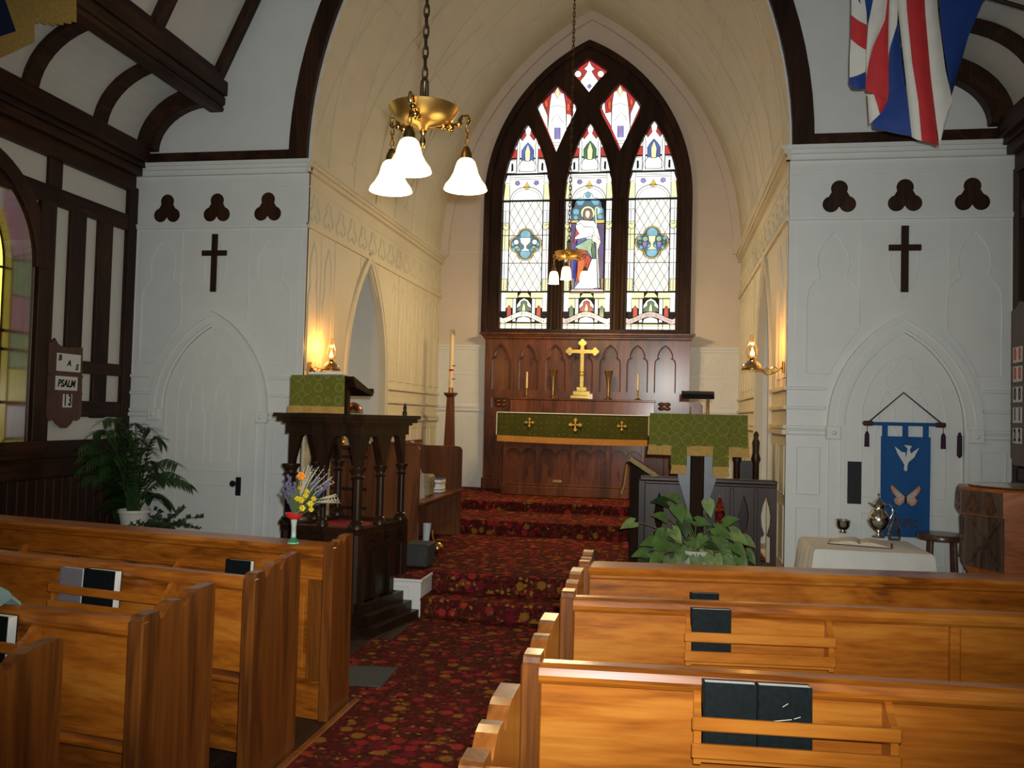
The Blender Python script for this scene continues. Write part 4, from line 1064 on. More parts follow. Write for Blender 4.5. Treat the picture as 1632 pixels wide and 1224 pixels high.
def pew(yb, s, xfar, label, racks, depth=.47, brace=()):
    xa = .752 if s > 0 else -.550
    pw = thing('pew', (xa, yb+.2, 0), label, 'pew', 'oak pews beside the aisle')
    e0, e1 = sorted((xa, xa+s*.05))
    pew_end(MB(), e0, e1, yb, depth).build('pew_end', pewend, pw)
    MB().cbox(e0-.004, e1+.004, yb-.008, yb+.035, 0, .90, .006).build('end_post', pewend, pw)
    k, _, _ = PK[yb]; SH = shear(k, s, xa)
    B = lambda m, *a, **kw: m.xf(SH).build(*a, **kw)
    b0, b1 = sorted((xa+s*.05, xfar))
    B(MB().box(b0, b1, yb+.022, yb+.044, .50, .86), 'back_board', pewwood, pw)
    B(MB().prism([(yb-.018, .858), (yb-.022, .872), (yb-.014, .892), (yb+.006, .902), (yb+.045, .902), (yb+.058, .888), (yb+.058, .852), (yb+.02, .846), (yb-.008, .846)], 'X', b0, b1), 'top_rail', pewwood, pw)
    B(MB().cbox(b0, b1, yb+.010, yb+.03, .495, .52, .004), 'lower_rail', pewwood, pw)
    B(MB().cbox(b0, b1, yb+.06, yb+.44, .425, .45, .008), 'seat', pewwood, pw)
    B(MB().box(b0, b1, yb+.10, yb+.118, .12, .425), 'seat_riser', pewwood, pw)
    B(MB().cbox(b0, b1, yb-.26, yb-.12, .06, .14, .01), 'kneeler', floorwood, pw)
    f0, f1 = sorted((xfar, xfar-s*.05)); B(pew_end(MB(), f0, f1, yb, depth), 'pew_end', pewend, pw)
    for u in brace:
        x = uxs(u, 1040, yb, 0); B(MB().cbox(x-.02, x+.02, yb-.012, yb+.022, .40, .845, .006), 'back_brace', pewwood, pw)
    for a, b in racks: rack(pw, yb, a, b, SH)
    return pw
def ux(u, v, Y): return PY(u, v, Y).x
RXF, LXF = 3.80, -3.86
YZp, YAp, YBp, YCp = 1.72, 2.53, 3.48, 4.20
Y4p, Y3p, Y2p, Y1p = 1.80, 2.66, 3.46, 4.34
for yb, k, s in ((YZp, .06, 1), (YAp, .07, 1), (YBp, .11, 1), (YCp, .14, 1), (Y4p, .12, -1), (Y3p, .14, -1), (Y2p, .17, -1), (Y1p, .165, -1)): PK[yb] = (k, s, .752 if s > 0 else -.550)
pew(YAp, 1, RXF, 'oak pew whose back rack holds two black books side by side', [(uxs(1110, 1150, YAp, -.09), uxs(1430, 1160, YAp, -.09))])
pew(YBp, 1, RXF, 'oak pew with a single black book and a back brace, behind the panelled front', [(uxs(1096, 1010, YBp, -.09), uxs(1328, 1020, YBp, -.09))], .45, (1522,))
pew(YZp, 1, RXF, 'oak pew with an empty back, right behind the one holding two black books', [])
pew(Y2p, -1, LXF, 'oak pew with a grey and a black book together in its rack', [(uxs(80, 940, Y2p, -.09), uxs(258, 940, Y2p, -.09))])
pew(Y3p, -1, LXF, 'oak pew with a pale teal garment thrown over its back', [(uxs(-190, 1030, Y3p, -.09), uxs(28, 1030, Y3p, -.09))])
pew(Y4p, -1, LXF, 'oak pew right behind the one with the teal garment on its back', [])
def pewfront(yb, s, xfar, label, racks, stiles):
    xa = .752 if s > 0 else -.550
    pw = thing('pew_screen', (xa, yb+.1, 0), label, 'pew front')
    e0, e1 = sorted((xa, xa+s*.05))
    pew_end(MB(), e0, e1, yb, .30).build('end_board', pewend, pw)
    MB().cbox(e0-.004, e1+.004, yb-.008, yb+.04, 0, .905, .006).build('end_post', pewend, pw)
    k, _, _ = PK[yb]; SH = shear(k, s, xa)
    B = lambda m, *a, **kw: m.xf(SH).build(*a, **kw)
    b0, b1 = sorted((xa+s*.05, xfar))
    B(MB().prism([(yb-.03, .872), (yb-.038, .888), (yb-.025, .904), (yb+.16, .904), (yb+.175, .89), (yb+.16, .872)], 'X', b0, b1), 'cap_moulding', pewwood, pw)
    B(MB().cbox(b0, b1, yb-.014, yb+.05, .845, .872, .008), 'cap_moulding', pewwood, pw)
    B(MB().cbox(b0, b1, yb+.002, yb+.05, .745, .845, .003), 'top_rail', pewwood, pw)
    B(MB().cbox(b0, b1, yb-.008, yb+.05, .728, .745, .006), 'bead_rail', pewwood, pw)
    B(MB().box(b0, b1, yb+.03, yb+.045, .10, .73), 'panel_board', pewwood, pw)
    for x in stiles: B(MB().cbox(x-.045, x+.045, yb+.005, yb+.032, .20, .728, .004), 'stile', pewend, pw)
    B(MB().cbox(b0, b1, yb+.002, yb+.05, .0, .20, .006), 'bottom_rail', pewwood, pw)
    for k in range(len(stiles)-1):
        x0, x1 = sorted((stiles[k], stiles[k+1]))
        if x1-x0 > .2: B(MB().cbox(x0+.07, x1-.07, yb+.016, yb+.032, .25, .64, .012), 'raised_panel', rackwood, pw)
    for a, b in racks: rack(pw, yb, a, b, SH, .615)
    return pw
pewfront(YCp, 1, RXF, 'panelled oak front before the first pews on the font side', [(uxs(1092, 960, YCp, -.09), uxs(1175, 960, YCp, -.09))], [.85, 1.27, 1.75, 2.25, 2.75, 3.25, 3.7])
pewfront(Y1p, -1, LXF, 'panelled oak front carrying the flower vase at its aisle end', [(uxs(272, 900, Y1p, -.09), uxs(408, 905, Y1p, -.09)), (uxs(-160, 890, Y1p, -.09), uxs(26, 880, Y1p, -.09))], [-.65, -1.02, -1.42, -1.85, -2.30, -2.75, -3.2, -3.7])
# ---- books in the racks
def book(x0, x1, yb, label, cover=bookdark, h=.235, th=.034, lean=.05, group='hymn books in the pew racks', yaw=0, tilt=0):
    w = x1-x0; zc = (.6935 if yb not in (YCp, Y1p) else .6165); k_, s_, xa_ = PK[yb]; yf = yb-.078+k_*s_*((x0+x1)/2-xa_)
    bk = thing('hymn_book', ((x0+x1)/2, yf+th/2, zc), label, 'book', group)
    T = Matrix.Translation(((x0+x1)/2, yf, zc)) @ Matrix.Rotation(math.atan(k_*s_), 4, 'Z') @ Matrix.Rotation(lean, 4, 'X').inverted() @ Matrix.Rotation(tilt, 4, 'Y')
    if tilt: T = Matrix.Translation((0, 0, abs(math.sin(tilt))*w/2)) @ T
    m = MB().cbox(-w/2, w/2, 0, .0035, 0, h, .001).cbox(-w/2, w/2, th-.0035, th, 0, h, .001).cbox(-w/2-.002, -w/2+.004, 0, th, 0, h, .001)
    m.xf(T).build('cover', cover, bk)
    MB().box(-w/2+.004, w/2-.003, .0035, th-.0035, .003, h-.003).xf(T).build('page_block', paper, bk)
    if 'scratched' in label:
        m = MB()
        for x0_, z0_, x1_, z1_ in ((-.25, .52, .12, .56), (.16, .57, .28, .60), (-.05, .72, .05, .77)): m.prism([(x0_*w, z0_*h), (x1_*w, z1_*h), (x1_*w, z1_*h+.0018), (x0_*w, z0_*h+.0018)], 'Y', -.0006, .0002)
        m.xf(T).build('scratches', parch, bk)
bw = lambda u0, u1, v, Y: (uxs(u0, v, Y, -.078), uxs(u1, v, Y, -.078))
a, b = bw(1122, 1207, 1140, YAp); book(a, b, YAp, 'black book nearer the aisle of two alike in one rack', h=.20, th=.045)
a, b = bw(1209, 1296, 1140, YAp); book(a, b, YAp, 'black book with a scratched cover, farther from the aisle than its twin', h=.20, th=.045)
a, b = bw(1103, 1166, 1010, YBp); book(a, b, YBp, 'black book standing alone in the rack of the braced pew', h=.195, th=.04)
a, b = bw(1102, 1147, 950, YCp); book(a, b, YCp, 'black book on the panelled front before the potted arrowhead plant', h=.19, th=.035)
a, b = bw(92, 128, 930, Y2p); book(a, b, Y2p, 'grey cloth book standing beside a black one', bookgrey, .185, .035, .06, tilt=.0)
a, b = bw(130, 180, 930, Y2p); book(a, b, Y2p, 'black book pressed against a grey book, page edges outward', h=.19, th=.045, lean=.06)
a, b = bw(358, 398, 900, Y1p); book(a, b, Y1p, 'black book on the panelled front that carries the flower vase', h=.19, th=.035)
a, b = bw(-55, 8, 1010, Y3p); book(a, b, Y3p, 'black book in the rack of the pew with the teal garment', h=.19, th=.045)
# ---- teal cloth lying over the pew back
p0 = PY(-30, 905, Y3p+.1); g = []
for i in range(9):
    t = i/8; z = lerp(p0.z+.02, .93, t**.8); x = lerp(ux(-60, 940, Y3p+.1), ux(20, 962, Y3p+.08), t)
    g.append([(x, Y3p+.07+.02*math.sin(j*1.3+i), z if j else .9045) if j else (x, Y3p+.0, .9045) for j in range(2)]+[(x+.01, Y3p+.10, max(.9045, z-.06)), (x+.015, Y3p+.15, .80)])
MB().sheet(g, .01, (0, .6, .8)).build('folded_garment', tealcloth, loc=(p0.x, Y3p+.05, .9), label='pale teal garment draped over a pew back', cat='garment', smooth=True)
# ================================================================== PULPIT
TP = Matrix.Translation((-1.098, 6.2, 0)) @ Matrix.Rotation(math.radians(-11), 4, 'Z')
PW, PD = .60, .68
def TB(mb): mb.xf(TP); return mb
pu = thing('pulpit', TP @ Vector((-.3, .34, 0)), 'dark oak pulpit with open arcade of slim columns and a red lined floor', 'pulpit')
rect = lambda a, b, c, d: [(a, c), (b, c), (b, d), (a, d)]
for z0, z1, o in ((1.565, 1.595, .105), (1.535, 1.565, .085), (1.515, 1.535, .055), (1.44, 1.515, .035)):
    TB(MB().prism([rect(-PW-o, o, -o, PD+o), rect(-PW+.045, -.045, .045, PD+.02)], 'Z', z0, z1)).build('rim_moulding', pulpitwood, pu)
# arcade spandrels
def bays(n, L, ztop, zlow, hw, tw):
    hs = []; b = L/n
    for k in range(n):
        c = -L+b*(k+.5); hs.append([(c-b/2+hw, zlow-.01), (c-b/2+hw+.012, zlow+.06), (c-tw, ztop-.015), (c-tw*.6, ztop), (c+tw*.6, ztop), (c+tw, ztop-.015), (c+b/2-hw-.012, zlow+.06), (c+b/2-hw, zlow-.01)])
    return hs
def spandrel(n, L):
    pts = []; hs = bays(n, L, 1.432, 1.19, .026, .062)
    out = [(0, 1.44), (-L, 1.44), (-L, 1.18)]
    for h in hs: out += h
    out += [(0, 1.18)]
    return out
TB(MB().prism(spandrel(2, PW), 'Y', -.025, .025)).build('spandrel', pulpitwood, pu)
TB(MB().prism([(x+PW, z) for x, z in spandrel(2, PW)] if False else [(-x, z) for x, z in spandrel(2, PD)], lambda a, b, d: (d, a, b), -.025, .025)).build('spandrel', pulpitwood, pu)
TB(MB().prism([(-x, z) for x, z in spandrel(2, PD)], lambda a, b, d: (-PW+d, a, b), -.025, .025)).build('spandrel', pulpitwood, pu)
cols = [(0, 0, 1.25), (-PW/2, 0, .85), (-PW, 0, 1.5), (0, PD/2, 1), (0, PD, 1), (-PW, PD/2, 1), (-PW, PD, 1.1)]
for x, y, k in cols:
    r = .026*k
    c = TB(MB().lathe([(r, .80), (r, 1.12)], (x, y, 0), 12)).build('column', pulpitwood, pu, smooth=True)
    TB(MB().lathe([(r*1.1, 1.115), (r*1.5, 1.13), (r*1.15, 1.145), (r*1.2, 1.16), (r*1.75, 1.19), (r*1.75, 1.205)], (x, y, 0), 12)).build('capital', pulpitwood, c, smooth=True)
    TB(MB().lathe([(r*2.0, .745), (r*2.0, .77), (r*1.5, .785), (r*1.6, .795), (r*1.05, .81)], (x, y, 0), 12)).build('column_base', pulpitwood, c, smooth=True)
TB(MB().prism([rect(-PW-.045, .045, -.045, PD+.045), rect(-PW+.035, -.035, .035, PD-.02)], 'Z', .70, .746)).build('lower_rail', pulpitwood, pu)
TB(MB().box(-PW+.036, -.036, .036, PD, .69, .715)).build('pulpit_floor', redcush, pu, label='red carpeted floor')
# lower body with pierced tracery band and panels
def body_face(L, mp, nm):
    hs = []; n = 3
    for k in range(n):
        c = -L+L*(k+.5)/n
        hs.append(trefoil(c, .645, .48, 8)); hs.append(rect(c-L/n*.36, c+L/n*.36, .20, .57))
    TB(MB().prism([rect(-L-.02, .02, .12, .70)]+hs, mp, -.03, .0)).build(nm, pulpitwood, pu)
body_face(PW, 'Y', 'front_panel_frame')
body_face(PD, lambda a, b, d: (.03-d, -a, b), 'side_panel_frame')
TB(MB().box(-PW-.02, .028, .0, PD+.05, .05, .69)).build('body', pulpitwood, pu)
for x, y in ((.012, -.012), (-PW-.012, -.012), (.012, PD)):
    TB(MB().lathe([(.04, .10), (.04, .70)], (x, y, 0), 8)).build('corner_buttress', pulpitwood, pu)
TB(MB().prism(rect(-PW-.12, .24, -.12, PD+.05), 'Z', 0, .06)).build('plinth_step', pulpitwood, pu)
TB(MB().prism(rect(-PW-.08, .18, -.08, PD+.05), 'Z', .06, .13)).build('plinth_step', pulpitwood, pu)
TB(MB().prism(rect(-PW-.05, .11, -.05, PD+.05), 'Z', .13, .20)).build('plinth_step', pulpitwood, pu)
TB(MB().lathe([(.018, 1.595), (.02, 1.62), (.012, 1.635), (.015, 1.66), (.006, 1.69), (0, 1.70)], (.0, PD+.02, 0), 10)).build('finial', pulpitwood, pu, smooth=True)
# bookstand on the rim with its green fall and papers
bs = thing('pulpit_bookstand', TP @ Vector((-.34, .06, 1.595)), 'dark sloping bookstand on the pulpit rim', 'bookstand')
TB(MB().prism([(-.04, 1.86), (-.035, 1.88), (.24, 1.775), (.26, 1.80), (.27, 1.775), (.25, 1.74), (.23, 1.745), (.0, 1.80)], lambda a, b, d: (d, a, b), -.57, -.045)).build('sloping_board', tassel if False else pulpitwood, bs)
TB(MB().box(-.55, -.12, .0, .045, 1.596, 1.84)).build('support', pulpitwood, bs)
fa = thing('pulpit_fall', TP @ Vector((-.34, -.06, 1.6)), 'green damask pulpit fall with a straw gold fringe', 'pulpit cloth')
g = [[(lerp(-.575, -.10, i/16)*(1) , -.075-.006*math.sin(i*1.1)*(1.87-z)/.3, z) for i in range(17)] for z in (1.885, 1.80, 1.70, 1.645)]
TB(MB().sheet(g, .005, (0, 1, 0))).build('cloth', greendam, fa, smooth=True)
g = [[(lerp(-.59, -.095, i/16), -.085-.006*math.sin(i*1.1), z) for i in range(17)] for z in (1.652, 1.60)]
TB(MB().sheet(g, .006, (0, 1, 0))).build('fringe', ochre, fa, smooth=True)
TB(MB().box(-.575, -.10, -.07, -.03, 1.8805, 1.886)).build('cloth_top', greendam, fa)
TB(MB().prism([(-.06, 1.895), (-.06, 1.91), (.12, 1.86), (.12, 1.835)], lambda a, b, d: (d, a, b), -.43, -.13)).build('loose_papers', paper, loc=TP @ Vector((-.3, 0, 1.89)), label='loose white papers lying on the pulpit bookstand', cat='papers')
# ================================================================== OIL LAMPS on brackets
def oil_lamp(uf, vf, Y, xw, uw, vw, label):
    p = PY(uf, vf, Y); x = p.x; z0 = p.z-.135
    ol = thing('oil_lamp', (x, Y, z0), label, 'oil lamp')
    MB().lathe([(.04, -.004), (.075, .0), (.082, .02), (.078, .045), (.05, .075), (.022, .092), (.016, .10)], (x, Y, z0), 20).build('reservoir', MATS['amber_glass'], ol, smooth=True)
    MB().lathe([(.088, .0), (.09, .012), (.083, .016), (.083, .0)], (x, Y, z0), 20).build('holder_ring', brassold, ol, smooth=True)
    MB().lathe([(.014, .095), (.02, .10), (.038, .103), (.038, .108), (.02, .11), (.022, .118), (.014, .128)], (x, Y, z0), 16).build('burner', brass, ol, smooth=True)
    MB().lathe([(.033, .108), (.048, .15), (.046, .18), (.028, .235), (.020, .28), (.022, .31), (.021, .31), (.019, .28), (.027, .235), (.045, .18), (.047, .15), (.032, .108)], (x, Y, z0), 18).build('chimney', MATS['chimney_glass'], ol, smooth=True)
    MB().lathe([(.008, .118), (.017, .132), (.018, .145), (.010, .165), (.003, .19), (0, .195)], (x, Y, z0), 10).build('flame', flame, ol, smooth=True)
    yw = PX(uw, vw, xw).y; s = 1 if xw > 0 else -1
    pts = []
    for i in range(13):
        t = i/12; pts.append((lerp(x+s*.085, xw-s*.012, t), lerp(Y, yw, t), z0+.008-.05*math.sin(math.pi*t*1.0)*(1 if t < .5 else .8)+.02*t))
    MB().tube(pts, .009, 6).build('bracket_arm', brass, ol, smooth=True)
    m = MB()
    for t0, r in ((.3, .022), (.62, .026)):
        q = Vector(pts[int(t0*12)]); m.tube([q+Vector((r*math.cos(a), 0, r*math.sin(a)+.02)) for a in [math.pi*2*k/9 for k in range(8)]], .004, 5)
    m.build('bracket_scroll', brass, ol)
    MB().cbox(*sorted((xw-s*.004, xw-s*.02)), yw-.025, yw+.025, z0-.03, z0+.07, .004).build('wall_plate', brass, ol)
    lamp('oil_lamp_light', 'POINT', (x, Y, p.z+.085), 9, (1, .46, .10), .015)
thinglass('amber_glass', (.62, .50, .30), .25); thinglass('chimney_glass', (1, .96, .88), .1)
oil_lamp(528, 568, 7.80, -CW, 492, 590, 'lit brass oil lamp on a wall bracket above the pulpit')
oil_lamp(1199, 565, 7.78, CW, 1250, 603, 'lit glass oil lamp on a scrolled brass bracket by the banner door')
# ================================================================== CHANCEL, left
# cupboard with black strap hinges
YK = 7.9
x0, x1 = ux(526, 760, YK), ux(596, 760, YK); zt = PY(560, 712, YK).z
cb = thing('cupboard', ((x0+x1)/2, YK+.2, ZCH), 'brown cupboard with black strap hinges behind the pulpit', 'cupboard')
MB().box(x0, x1, YK, YK+.42, ZCH, zt-.03).build('carcass', stallwood, cb)
MB().cbox(x0-.02, x1+.02, YK-.02, YK+.43, zt-.03, zt, .006).build('top', darkwood, cb)
d = MB().cbox(x0+.06, x1-.01, YK-.018, YK-.001, ZCH+.06, zt-.06, .004).build('door', stallwood, cb)
for v in (728, 779, 809):
    z = PY(560, v, YK).z
    MB().cbox(x0+.075, x1-.06, YK-.026, YK-.018, z-.014, z+.014, .003).build('strap_hinge', blackiron, d)
    MB().cbox(x0+.01, x0+.04, YK-.008, YK-.001, z-.012, z+.012, .003).build('hinge_leaf', blackiron, cb)
# brass desk lamp on the cupboard
lx, lz = ux(547, 703, YK+.12), zt
dl = thing('desk_lamp', (lx, YK+.12, lz), 'brass desk lamp with a copper dome shade behind the pulpit', 'lamp')
MB().lathe([(.075, .001), (.078, .012), (.04, .022), (.018, .035), (.014, .06), (.024, .07), (.012, .08), (.010, .10)], (lx, YK+.12, lz), 20).build('foot', brass, dl, smooth=True)
q = PY(563, 655, YK+.12)
MB().tube([(lx, YK+.12, lz+.09), (lx+.005, YK+.13, lz+.18), (lerp(lx, q.x, .6), YK+.12, q.z-.02), (q.x, YK+.12, q.z+.03)], .008, 8).build('stem', brass, dl, smooth=True)
MB().lathe([(.094, 0), (.090, .03), (.07, .065), (.04, .088), (.012, .098), (0, .10), (.038, .083), (.066, .06), (.085, .028), (.089, 0)], (q.x, YK+.12, q.z-.012), 24).build('dome_shade', copper, dl, smooth=True)
MB().lathe([(.095, -.004), (.097, .008), (.093, .012), (.091, -.004)], (q.x, YK+.12, q.z-.012), 24).build('shade_rim', brass, dl, smooth=True)
q = PY(592, 708, YK+.1); MB().xf(Matrix()).prism([(q.x-.035, zt+.001), (q.x+.05, zt+.001), (q.x+.05, zt+.02), (q.x-.02, zt+.035)], 'Y', YK+.05, YK+.2).build('paper_stack', paper, loc=(q.x, YK+.1, zt), label='small white paper stack on the hinged cupboard', cat='papers')
# choir stall facing the aisle
sx0, sx1, sy0, sy1 = -1.50, -1.04, 7.62, 9.33
stl = thing('choir_stall', (-1.3, 8.5, ZCH), 'plain oak choir stall with tall end panels facing the chancel', 'choir stall')
ztn = PY(655, 709, sy0).z
def stall_end(y0, y1, zt): return MB().prism([(sx0, ZCH), (sx1, ZCH), (sx1, zt-.04), (sx1-.02, zt-.01), (sx1-.06, zt), (sx0, zt)], 'Y', y0, y1)
stall_end(sy0, sy0+.045, ztn).build('end_panel', stallwood, stl); ztf = PY(735, 711, sy1).z
stall_end(sy1-.045, sy1, ztf).build('end_panel', stallwood, stl)
zs = PX(700, 790, sx1).z
MB().cbox(sx0, sx1+.03, sy0+.045, sy1-.045, zs-.03, zs, .006).build('seat', stallwood, stl)
MB().box(sx0-.03, sx0, sy0, sy1, ZCH, ztn).build('back_panel', stallwood, stl)
MB().box(sx0+.06, sx0+.08, sy0+.045, sy1-.045, ZCH, zs-.03).build('riser', stallwood, stl)
MB().cbox(sx0, sx1+.01, sy0-.012, sy0+.055, ztn, ztn+.02, .006).build('end_cap', stallwood, stl)
# things on the stall seat
def on_seat(u, v): return PX(u, v, sx1-.05).y
y = 7.95
MB().prism([(y-.10, zs+.001), (y+.16, zs+.001), (y+.10, zs+.24), (y-.06, zs+.24)], 'X', sx1-.10, sx1-.075).build('pale_folder', greyblue, loc=(sx1-.09, y, zs), label='pale blue folder standing on the choir stall seat', cat='folder')
y = 8.22
hb = thing('brown_satchel', (sx1-.15, y+.05, zs), 'tan satchel with metal clasps on the choir stall seat', 'bag')
MB().cbox(sx1-.22, sx1-.06, y-.03, y+.19, zs+.001, zs+.20, .02).build('body', MATS['tan_leather'] if 'tan_leather' in MATS else plain('tan_leather', (.30, .23, .14), .6, var=.15), hb)
MB().cbox(sx1-.225, sx1-.055, y-.035, y+.195, zs+.13, zs+.21, .02).build('flap', MATS['tan_leather'], hb)
for yy in (y+.02, y+.14): MB().cbox(sx1-.056, sx1-.046, yy-.012, yy+.012, zs+.08, zs+.14, .003).build('clasp', silver, hb)
y = 8.62
for k, (c_, h, w, nm) in enumerate(((bookblue, .035, .15, 'dark book at the bottom of a pile on the stall seat'), (paper, .06, .14, 'white covered book in the middle of the stall seat pile'), (bookblue, .045, .16, 'blue book on top of the pile on the stall seat'))):
    z = zs+.001+(0, .036, .097)[k]
    b = thing('stall_book', (sx1-.13, y+.1, z), nm, 'book', 'books piled on the choir stall')
    MB().cbox(sx1-.21, sx1-.05, y, y+w+.06, z, z+.006, .002).cbox(sx1-.21, sx1-.05, y, y+w+.06, z+h-.006, z+h-.0005, .002).cbox(sx1-.21, sx1-.204, y, y+w+.06, z, z+h-.0005, .002).build('cover', c_, b)
    MB().box(sx1-.203, sx1-.055, y+.005, y+w+.053, z+.006, z+h-.006).build('page_block', paper, b)
y = 8.0
g = []
for i in range(10):
    t = i/9; zz = lerp(ztn+.03, zs+.25, t); g.append([(sx1-.04+.018*math.sin(j*2.1+i*.7)-.05*(1-t), sy0+.06+lerp(.02, .03+.16*t, j/6)+.0*j, zz+.01*math.sin(j*3)) for j in range(7)])
MB().sheet(g, .006, (-1, 0, 0)).build('plastic_wrap', plain('grey_plastic_film', (.42, .40, .40), .18, 0, coat=.4, var=.25, nscale=25), loc=(sx1, sy0+.1, ztn), label='crinkled grey plastic cover hanging inside the stall end', cat='cover', smooth=True)
# under the stall: pale tube, brass bowl with tag, dark box
p = PY(680, 845, 7.8)
MB().tube([(p.x, 7.80, ZCH+.001), (p.x-.01, 7.82, ZCH+.14), (p.x-.005, 7.83, ZCH+.30)], [.035, .03, .04], 12).build('pale_vase', greyblue, loc=(p.x, 7.8, ZCH), label='pale blue vase standing under the choir stall seat', cat='vase', smooth=True)
p = PZ(697, 874, ZCH+.06)
bb = thing('handbell', (p.x, p.y, ZCH), 'shiny gilt handbell with a white tag on the chancel carpet', 'bell')
MB().ball((p.x, p.y, ZCH+.062), .06, 16, 10).build('bell_body', brass, bb, smooth=True)
MB().tube([(p.x-.03, p.y, ZCH+.10), (p.x-.06, p.y+.03, ZCH+.16), (p.x-.07, p.y+.05, ZCH+.22)], .012, 8).build('handle', brassold, bb, smooth=True)
q = PZ(692, 872, ZCH+.06); MB().cbox(q.x-.035, q.x+.03, q.y-.075, q.y-.07, ZCH+.005, ZCH+.075, .001).xf(Matrix()).build('tag', card, bb)
y0 = 7.16; a, b = ux(653, 890, y0), ux(681, 890, y0); z1 = PY(665, 868, y0).z
MB().cbox(a-.06, b, y0, y0+.26, ZCH+.013, z1, .012).build('floor_speaker', plain('charcoal_vinyl', (.035, .038, .040), .7, var=.2), loc=((a+b)/2, y0+.13, ZCH+.012), label='charcoal grey box on the chancel edge behind the pulpit', cat='box')
# mat on the aisle
MB().prism([tuple(PZ(u, v, .013)[:2]) for u, v in ((540, 1062), (634, 1066), (607, 1096), (540, 1091))], 'Z', .0125, .022).build('aisle_mat', matgrey, loc=(-.6, 5.2, .012), label='small slate grey mat on the floral carpet by the aisle', cat='mat')
# ================================================================== CHANCEL, right: choir front, prayer desk, chair, lectern
YF = 7.62
x0, x1 = ux(1024, 780, YF), CW-.05; zt = PY(1130, 765, YF).z
cf = thing('choir_screen', ((x0+x1)/2, YF, ZCH), 'dark oak choir front pierced with keyhole openings behind the lectern', 'choir front')
MB().prism([[(x0, ZCH+.09), (x1, ZCH+.09), (x1, zt-.05), (x0, zt-.05)]]+[[(xc-.0, .995), (xc-.03, .90), (xc-.042, .82), (xc-.035, .74), (xc-.012, .665), (xc-.042, .65), (xc-.042, .43), (xc+.042, .43), (xc+.042, .65), (xc+.012, .665), (xc+.035, .74), (xc+.042, .82), (xc+.03, .90)] for xc in [PY(u, 830, YF).x for u in (1050, 1147, 1185, 1221)]], 'Y', YF, YF+.035).build('pierced_panel', greyedwood, cf)
m = MB().cbox(x0-.02, x1, YF-.03, YF+.13, zt-.02, zt+.012, .006); m.build('cap', greyedwood, cf)
MB().cbox(x0-.01, x1, YF-.016, YF+.10, zt-.05, zt-.02, .008).build('cap_moulding', greyedwood, cf)
MB().cbox(x0-.02, x1, YF-.02, YF+.06, ZCH+.001, ZCH+.09, .008).build('base_rail', greyedwood, cf)
for u in (1100, 1166, 1204): x = PY(u, 830, YF).x; MB().cbox(x-.016, x+.016, YF-.010, YF, ZCH+.1, zt-.06, .004).build('stile', greyedwood, cf)
MB().cbox(x0-.035, x0+.025, YF-.03, YF+.05, ZCH+.001, zt-.02, .006).build('end_post', pulpitwood, cf)
# prayer desk (sloping rest with book) to the left of the choir front
YD = 7.9
a, b = ux(1003, 800, YD), ux(1026, 800, YD)
pd = thing('prayer_desk', ((a+b)/2+.2, YD+.2, ZCH), 'dark oak prayer desk with a sloping top beside the choir front', 'prayer desk')
zt2 = PY(1010, 735, YD).z
MB().prism([(a, ZCH+.001), (a+.42, ZCH+.001), (a+.42, zt2-.28), (a, zt2-.02)], 'Y', YD, YD+.035).build('side_panel', lecternwood, pd)
MB().prism([(a, ZCH+.001), (a+.42, ZCH+.001), (a+.42, zt2-.28), (a, zt2-.02)], 'Y', YD+.55, YD+.585).build('side_panel', lecternwood, pd)
MB().prism([(a-.03, zt2), (a-.03, zt2-.025), (a+.43, zt2-.31), (a+.44, zt2-.285)], 'Y', YD-.02, YD+.605).build('sloping_top', lecternwood, pd)
MB().box(a+.40, a+.42, YD+.035, YD+.55, ZCH+.001, zt2-.3).build('front_panel', lecternwood, pd)
pb = thing('prayer_book', (a+.1, YD+.25, zt2), 'thick black prayer book with tan page edges on the sloping desk', 'book')
n = Vector((.53, 0, .85)); dr = Vector((.85, 0, -.53)); o = Vector((a-.02, 0, zt2+.006))
xz = lambda v: (v.x, v.z)
def slab(d0, d1, h0, h1, y0, y1): return MB().prism([xz(o+dr*d0+n*h0), xz(o+dr*d1+n*h0), xz(o+dr*d1+n*h1), xz(o+dr*d0+n*h1)], 'Y', y0, y1)
slab(0, .33, 0, .006, YD+.02, YD+.27).build('cover', blackpl, pb); slab(.0, .33, .036, .042, YD+.02, YD+.27).build('cover', blackpl, pb)
slab(.004, .32, .006, .036, YD+.025, YD+.265).build('page_block', ochre, pb); slab(.325, .335, 0, .042, YD+.02, YD+.27).build('spine', blackpl, pb)
MB().tube([(a-.02, YD+.015, zt2+.01), (a-.035, YD+.0, zt2-.08), (a-.05, YD-.0, zt2-.22), (a-.075, YD, zt2-.3)], .007, 5).build('ribbon', ochre, pb)
# clergy chair
YH = 8.45
xc0, xc1 = ux(1113, 700, YH), ux(1205, 700, YH)
ch = thing('clergy_chair', ((xc0+xc1)/2, YH, ZCH), 'tall dark clergy chair with turned finials behind the choir front', 'chair')
for x, u in ((xc1, 1205), (xc0+.03, 1175)):
    zz = PY(u, 688, YH).z
    MB().lathe([(.032, ZCH), (.032, zz-.30), (.045, zz-.26), (.03, zz-.2), (.035, zz-.1), (.018, zz-.06), (.026, zz-.03), (.012, zz), (0, zz+.005)], (x if u == 1205 else PY(1175, 700, YH).x, YH, 0), 12).build('turned_post', pulpitwood, ch, smooth=True)
for x in (xc1, PY(1175, 700, YH).x):
    MB().cbox(x-.025, x+.025, YH+.42, YH+.47, ZCH+.001, ZCH+.66, .006).build('back_leg', pulpitwood, ch)
xl_ = PY(1175, 700, YH).x
MB().box(xl_, xc1, YH-.012, YH+.012, ZCH+.30, 1.25).build('side_panel', pulpitwood, ch)
